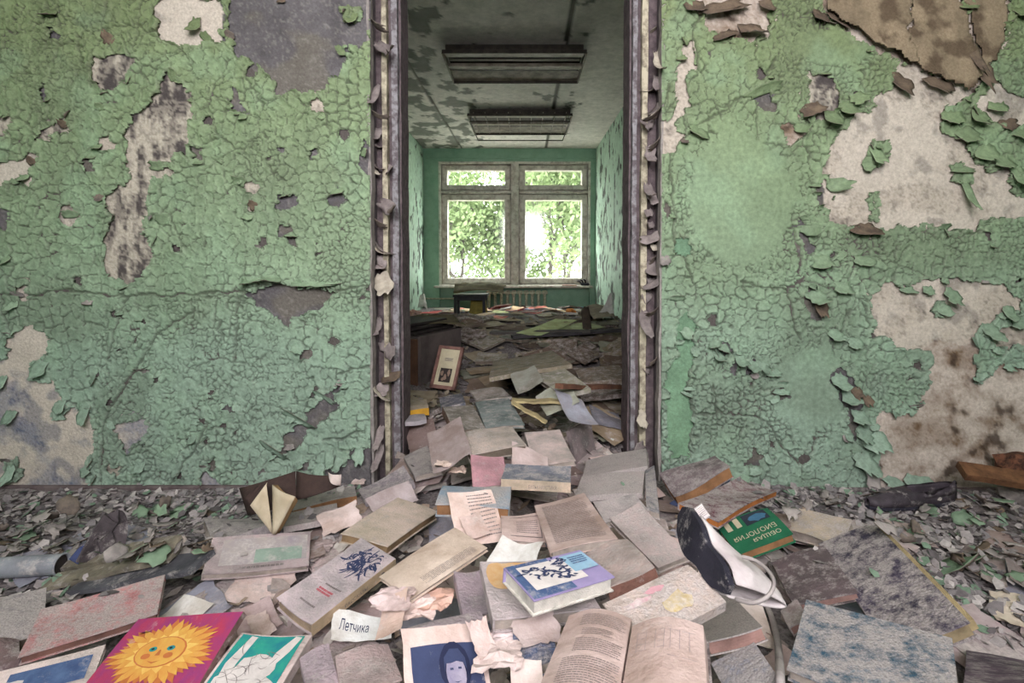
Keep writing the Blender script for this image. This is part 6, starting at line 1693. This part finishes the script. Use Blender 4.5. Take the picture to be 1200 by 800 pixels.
for k in range(ns + 1):
    s = k / ns; c = w1 + a_ * Ls * s; c[2] = zb + .012; w_ = prof(s) * .97; hgt = .028 + .03 * float(sst(.05, .45, s)) + .012 * float(sst(.6, 1, s))
    op = float(sst(.42, .55, s)) * (1 - float(sst(.93, .99, s)))
    for j in range(m_ + 1):
        t = math.pi * j / m_; y = math.cos(t); z = math.sin(t) ** .7
        if op > 0 and .2 < t < math.pi - .2: y = y * (1 - op) + op * (1 if y > 0 else -1) * (.75 if abs(y) > .1 else .55); z = z
        if abs(math.cos(t)) < .45 and op > .5: z = z * .35
        V.append(tuple(c + b_ * w_ * y + np.array([0, 0, hgt * z])))
for k in range(ns):
    for j in range(m_): Fc.append((k * (m_ + 1) + j, k * (m_ + 1) + j + 1, (k + 1) * (m_ + 1) + j + 1, (k + 1) * (m_ + 1) + j))
u_ = mesh('upper', V, Fc, M_DLE, sh2, smooth=True); md = u_.modifiers.new('thickness', 'SOLIDIFY'); md.thickness = .003

# plank and brick at the right
M_WPL = mat('rough_brown_plank', (124, 88, 62), (82, 56, 40), scale=20, rough=.9, bump=.5)
yy = 1.95
A0, A1 = at(1128, 548, yy), at(1290, 572, yy - .10)
ex = (A1 - A0); L_ = np.linalg.norm(ex); ex /= L_; ey = np.cross([0, 0, 1.0], ex); ey /= np.linalg.norm(ey)
f = Fr((A0 + A1) / 2, ex, ey * math.cos(.45) + np.array([0, 0, 1]) * math.sin(.45) * 1.0, None, L_, .06); f.ez = np.cross(f.ex, f.ey)
o = mesh('wooden_plank', *slab(f, -L_ / 2, L_ / 2, -.034, .034, -.028, 0, 12, 3, lambda X, Y: .002 * np.sin(30 * X) + 0 * Y), M_WPL, None, loc=(f.c[0], f.c[1], f.c[2] - .03))
tag(o, 'rough brown wooden plank resting on the rubble at the right edge', 'plank')
p = at(1186, 556, 2.04); crumple('brick_fragment', 'rusty brown brick fragment behind the wooden plank', 'brick', (p[0] + .02, 2.04, p[2] - .02), .085, mat('rusty_brick', (116, 78, 60), (70, 50, 42), scale=40, rough=1, bump=.8, lo=.42, hi=.58), 17, .85, 2, k=.4)
crumple('rubble_block', 'mortar lump supporting the wooden plank at the right edge', 'rubble', hit(1192, 590), .09, mat('mortar', (150, 142, 138), (110, 104, 102), scale=20, rough=1, bump=.6), 18, .9, 2)

# pipe, boards and leather scraps at the left
q0, q1 = hit(66, 682), hit(-40, 684)
pz = max(q0[2], q1[2]) + .032
q0 = np.array([q0[0], q0[1] + .02, pz]); q1 = np.array([q1[0], q1[1] + .02, pz]); q1 = q0 + (q1 - q0) * 2.2
M_PIPE = mat('grey_painted_pipe', (160, 164, 172), (124, 126, 134), scale=10, rough=.6, bump=.2, dust=.3)
pp = thing('pipe', 'grey painted metal pipe lying at the left edge', 'pipe', (q0[0], q0[1], pz - .03))
mesh('tube', *tube([q1, q0], .030, 20, False), M_PIPE, pp, smooth=True); mesh('end_disc', *tube([q0 - [.012, 0, 0], q0 - [.006, 0, 0]], .027, 18), M_SLAT, pp); mesh('rim', *tube([q0 + np.array([0, .030 * math.cos(t), .030 * math.sin(t)]) for t in np.linspace(0, 2 * math.pi, 21)], .003, 6), M_PIPE, pp)
M_OLW = mat('weathered_board', (140, 132, 116), (104, 98, 88), scale=18, rough=.9, bump=.4, dust=.3)
plank('board', 'dark layered board under the two olive boards at the left', 'board', (96,690), (240,664), .09, .014, mat('dark_lath', (92, 92, 98), (66, 66, 72), rough=.9, dust=.3), ang=.1)
plank('board', 'lower olive weathered board with a pointed end at the left', 'board', (60,690), (206,656), .06, .012, M_OLW, ang=.2)
plank('board', 'upper olive weathered board beside the end of the grey pipe', 'board', (74,668), (206,644), .055, .018, M_OLW, ang=.3)
p = hit(112, 656); M_DSC = mat('dark_leather_scrap', (92, 84, 88), (62, 56, 60), scale=14, rough=.8, dust=.3)
lt = thing('leather_scrap', 'folded dark leather scrap propped behind the olive boards', 'scrap', p)
def strap_slab(name, pts, wd, th, m):
    pts = smooth_path(pts, 5); V = []; Fc = []
    for i, q in enumerate(pts):
        d = pts[min(i + 1, len(pts) - 1)] - pts[max(i - 1, 0)]; d /= np.linalg.norm(d); s = np.array([.35, .9, 0.1]); s -= d * (s @ d); s /= np.linalg.norm(s); n = np.cross(d, s)
        for (e, k) in ((-1, -1), (1, -1), (1, 1), (-1, 1)): V.append(tuple(q + s * wd * e / 2 + n * th * k / 2))
    for i in range(len(pts) - 1):
        for j in range(4): Fc.append((i * 4 + j, i * 4 + (j + 1) % 4, i * 4 + 4 + (j + 1) % 4, i * 4 + 4 + j))
    Fc += [(3, 2, 1, 0), tuple(len(pts) * 4 - 4 + j for j in range(4))]
    return mesh(name, V, Fc, m, lt)
Yp = p[1]
strap_slab('front_fold', [at(99, 658, Yp), at(110, 638, Yp + .02), at(122, 618, Yp + .05), at(133, 606, Yp + .08), at(139, 618, Yp + .09), at(134, 648, Yp + .05)], .05, .008, M_DSC)
strap_slab('inner_fold', [at(106, 656, Yp + .01), at(114, 636, Yp + .03), at(122, 628, Yp + .04), at(128, 652, Yp + .04)], .04, .008, M_DSC)
strap_slab('blue_lining', [at(86, 658, Yp - .01), at(98, 644, Yp + .02), at(104, 640, Yp + .03)], .03, .004, mat('blue_lining', (78, 88, 128), (58, 66, 100), rough=.8))

# crumpled papers in the heap
for i, (px_, py_, r, lb, c) in enumerate([(486,714,.034,'crumpled pale paper wad left of the wavy pamphlet',(206,194,188)), (508,706,.030,'crumpled paper with an orange tint above the wavy pamphlet',(208,180,166)), (462,704,.03,'small crumpled paper wad under the title page tip',(196,184,182)),
    (584,772,.026,'crumpled pale paper wad right of the portrait page',(188,180,178)), (592,752,.02,'small crumpled printed scrap above the blue book corner',(206,198,196)), (536,553,.022,'small crumpled cream scraps left of the pink book',(210,196,180)),
    (520,545,.02,'tiny crumpled scrap at the left side of the doorway heap',(206,196,186)), (378,642,.024,'crumpled dark striped scrap above the grey drawing book',(150,142,140)), (420,566,.022,'small pale scrap at the foot of the left jamb',(190,180,174))]):
    c0 = hit(px_, py_); rg = np.random.default_rng(40 + i); n = 9
    s_ = np.linspace(-1, 1, n + 1); X, Y = np.meshgrid(s_, s_, indexing='ij'); off = rg.uniform(0, 40)
    th = np.arctan2(Y, X); q_ = .8 + .45 * fbm(np.cos(th) * 1.6 + off, np.sin(th) * 1.6, 2, i)
    nz = np.abs(fbm(X * 1.5 + off, Y * 1.5, 2, i) - .5) * 2 + .5 * np.abs(fbm(X * 3.2 + off, Y * 3.2, 2, i + 1) - .5)
    hump = (1 - .5 * (X ** 2 + Y ** 2))
    P = np.stack([c0[0] + X * q_ * r * 1.25 + rg.normal(0, .06, X.shape) * r, c0[1] + Y * q_ * r * 1.1 + rg.normal(0, .06, X.shape) * r, c0[2] + .002 + r * (.55 * hump * .6 + nz * .9) * .5], -1)
    T = P.reshape(-1, 3); Bt = T - np.array([0, 0, .0012]); N = len(T); mm = n + 1; Fc = []
    for i_ in range(n):
        for j_ in range(n):
            k_ = i_ * mm + j_
            Fc.append((k_, k_ + mm, k_ + mm + 1, k_ + 1)); Fc.append((N + k_, N + k_ + 1, N + k_ + mm + 1, N + k_ + mm))
    tag(mesh('crumpled_paper', np.concatenate([T, Bt]), Fc, pm(c, .1), None, loc=c0), lb, 'paper', 'crumpled paper scraps')

# curled paint hanging over the baseboard, left
for (u, v, w_, h_, c_) in [(40,584,22,20,RB),(58,586,20,24,RB),(74,584,24,26,RB),(92,586,22,22,RB),(24,586,18,18,RB),(178,585,18,18,RB),(8,590,16,16,GB),(205,588,16,14,RB)]:
    wall_flake(WL, u, v, w_, h_, rnd.uniform(-12, 12), 1.7, 26, c_, out=.03)

# ---------------------------------------------------------------- fallen paint: big chips singly, the small ones as one litter
cr = random.Random(9)
def chip(px_, py_, size, mats, label, group):
    p = hit(px_, py_)
    if p[1] > YW - .03: return
    V, Fc, mi = flake_geo(size, size * cr.uniform(.6, 1.1), cr.uniform(-1.2, 1.6), n=4, jag=.35, rs=cr, thick=.0018)
    M = Matrix.Rotation(cr.uniform(0, 6.28), 4, 'Z') @ Matrix.Rotation(cr.gauss(0, .28), 4, 'X') @ Matrix.Rotation(cr.gauss(0, .28), 4, 'Y')
    V, Fc = xf((V, Fc), M)
    z = min(q[2] for q in V)
    V = [(a + p[0], b + p[1], c - z + p[2] + .001) for a, b, c in V]
    o = mesh('paint_chip', V, Fc, mats, None, smooth=True, midx=mi, loc=p)
    tag(o, label, 'paint chip', group)
    hset(np.array(V))
    return o
LD, RD = 'fallen paint chips along the left wall', 'fallen paint chips along the right wall'
NAMES = {0: 'grey', 1: 'green', 2: 'brown'}
CHIPS = []
for k in range(280):
    left = k < 125
    if left: px_, py_ = cr.uniform(-20, 250), 598 + 62 * cr.random() ** 1.2
    else: px_, py_ = cr.uniform(925, 1215), 585 + 95 * cr.random() ** 1.3
    if left and px_ > 90 and px_ < 145 and py_ > 600: continue
    if not left and px_ < 1020 + (py_ - 610) * 1.0 and py_ > 606: continue
    q = cr.choices([0, 1, 2], [6, 2.2, 1.5])[0]
    sz = cr.uniform(.025, .065)
    o = chip(px_, py_, sz, [RB, GB, BB][q], 'x', LD if left else RD)
    if o: CHIPS.append((o, NAMES[q], sz))
o = chip(1100, 660, .15, GB, 'x', RD)
if o: o['label'] = 'largest flat green paint sheet right of the dusty ledger'; o['category'] = 'paint chip'
V = []; Fc = []; C3 = []
for k in range(9000):
    r = cr.random()
    if r < .42: x, y = cr.uniform(-2.1, -.62), cr.uniform(1.25, 2.10)
    elif r < .88: x, y = cr.uniform(.75, 2.1), cr.uniform(1.2, 2.10)
    else: x, y = cr.uniform(-1.3, 1.4), cr.uniform(.9, 2.1)
    if abs(x) < 1.15 and y < 1.6 and cr.random() < .75: continue
    z = float(hsample(x, y)); s = cr.uniform(.005, .021)
    if z - float(ground(np.array(x), np.array(y))) > .03 and cr.random() < .94: continue
    n = len(V); a = cr.uniform(0, 6.28); tl = cr.gauss(0, .4), cr.gauss(0, .4)
    for q in range(5):
        t = a + q * 2 * math.pi / 5; rr_ = s * cr.uniform(.6, 1.3); dx, dy = rr_ * math.cos(t), rr_ * math.sin(t)
        V.append((x + dx, y + dy, z + .004 + dx * tl[0] + dy * tl[1]))
    Fc.append(tuple(range(n, n + 5)))
    c = cr.choices([(168, 160, 160), (142, 136, 138), (110, 104, 106), (132, 156, 136), (196, 188, 186)], [4, 4, 2, 1.2, 1.6])[0]
    C3 += [lin(c)] * 5
M_LIT = mat('litter_chips', (255, 255, 255), (215, 215, 215), scale=60, rough=.95, bump=.3, attr=True, vary=0)
tag(mesh('paint_litter', np.array(V), Fc, M_LIT, None, col=np.array(C3)), 'fine paint and plaster chips strewn over the floor rubble', 'litter', kind='stuff')

# ---------------------------------------------------------------- name each anonymous sheet and book by its neighbour, drop what cannot be seen
bpy.context.view_layer.update()
from mathutils.bvhtree import BVHTree
_VV = []; _FF = []; _OW = []; _n = 0
for o in S.objects:
    if o.type != 'MESH' or len(o.data.vertices) > 30000 or o.name.startswith('leaves') or o.name.startswith('trunk') or o.name.startswith('pane'): continue
    me = o.data; co = np.empty(len(me.vertices) * 3, np.float32); me.vertices.foreach_get('co', co)
    co = co.reshape(-1, 3) + np.array(o.matrix_world.translation, np.float32)
    _VV.append(co); _FF += [tuple(i + _n for i in p.vertices) for p in me.polygons]; _n += len(co)
    rt = o
    while rt.parent is not None: rt = rt.parent
    _OW += [rt.name] * len(me.polygons)
_bvh = BVHTree.FromPolygons(np.concatenate(_VV).tolist(), _FF)
def seen(o, k=40):
    meshes = [o] if o.type == 'MESH' else [c for c in o.children if c.type == 'MESH']
    n = 0; rg = random.Random(3); u = []; E_ = Vector(EYE)
    for m in meshes:
        mw = m.matrix_world
        for fc in rg.sample(range(len(m.data.polygons)), min(k, len(m.data.polygons))):
            q = mw @ m.data.polygons[fc].center
            d = q - E_
            pq = project(np.array(q))
            if not (0 <= pq[0] < 1200 and 0 <= pq[1] < 800): continue
            loc, nn, ix, ds = _bvh.ray_cast(E_, d.normalized(), d.length + .01)
            if ix is not None and _OW[ix] == o.name: n += 1; u.append(pq)
    return n, (np.mean(u, 0) if u else None)
LAND = []
for o in list(S.objects):
    if o.parent is None and o.get('label') and o.get('category') and o.get('kind') is None and not any(o == q[0] for q in FILL) and not any(o == q[0] for q in CHIPS):
        n, c = seen(o, 25)
        if c is not None: LAND.append((c, o['label']))
SHORT = lambda s: ' '.join(s.split()[:7])
used = {}
def rel(c, l):
    d = np.asarray(c) - np.asarray(l)
    if abs(d[0]) > abs(d[1]) * 1.1: return 'right of' if d[0] > 0 else 'left of'
    return 'below' if d[1] > 0 else 'above'
CUT = (' with ', ' under ', ' lying ', ' beside ', ' by ', ' in ', ' right of ', ' left of ', ' below ', ' at ', ' near ', ' over ', ' on ', ' beneath ', ' inside ', ' of ', ' against ', ' slanting ', ' across ', ' leaning ', ' hanging ', ' sticking ', ' covered ', ' propped ', ' running ', ' above ', ' behind ', ' between ', ' open ', ' standing ', ' folded ', ' tucked ', ' wedged ', ' resting ')
def noun(s):
    k = [s.find(c) for c in CUT if s.find(c) > 8]
    return s[:min(k)] if k else s
NN = {}
for c, l in LAND: NN.setdefault(noun(l), []).append(l)
def name_it(o, adj, kind, c):
    best = sorted(LAND, key=lambda q: np.hypot(*(np.asarray(q[0]) - c)))
    for depth in range(40):
        cc, l = best[depth]
        nn = noun(l)
        if len(NN[nn]) > 1 or len(nn.split()) < 2: nn = ' '.join(l.split()[:8])
        lb = '%s %s %s the %s' % (adj, kind, ('just ' + rel(c, cc)) if depth < 2 else rel(c, cc), nn)
        lb = ' '.join(lb.split()[:16])
        if lb not in used: break
    used[lb] = 1; o['label'] = lb
gone_ = []
for o, nm, kind, zone in FILL:
    n, c = seen(o)
    if n == 0: gone_.append(o); continue
    name_it(o, ('dull ' if 'dim' in zone else 'loose ' if kind != 'book' else 'dusty ') + nm, kind, c)
for o, nm, sz in CHIPS:
    n, c = seen(o)
    if n == 0: gone_.append(o); continue
    name_it(o, ('small ' if sz < .04 else 'large ') + nm, 'paint chip', c)
for o in gone_:
    for ch in list(o.children_recursive): bpy.data.objects.remove(ch)
    bpy.data.objects.remove(o)
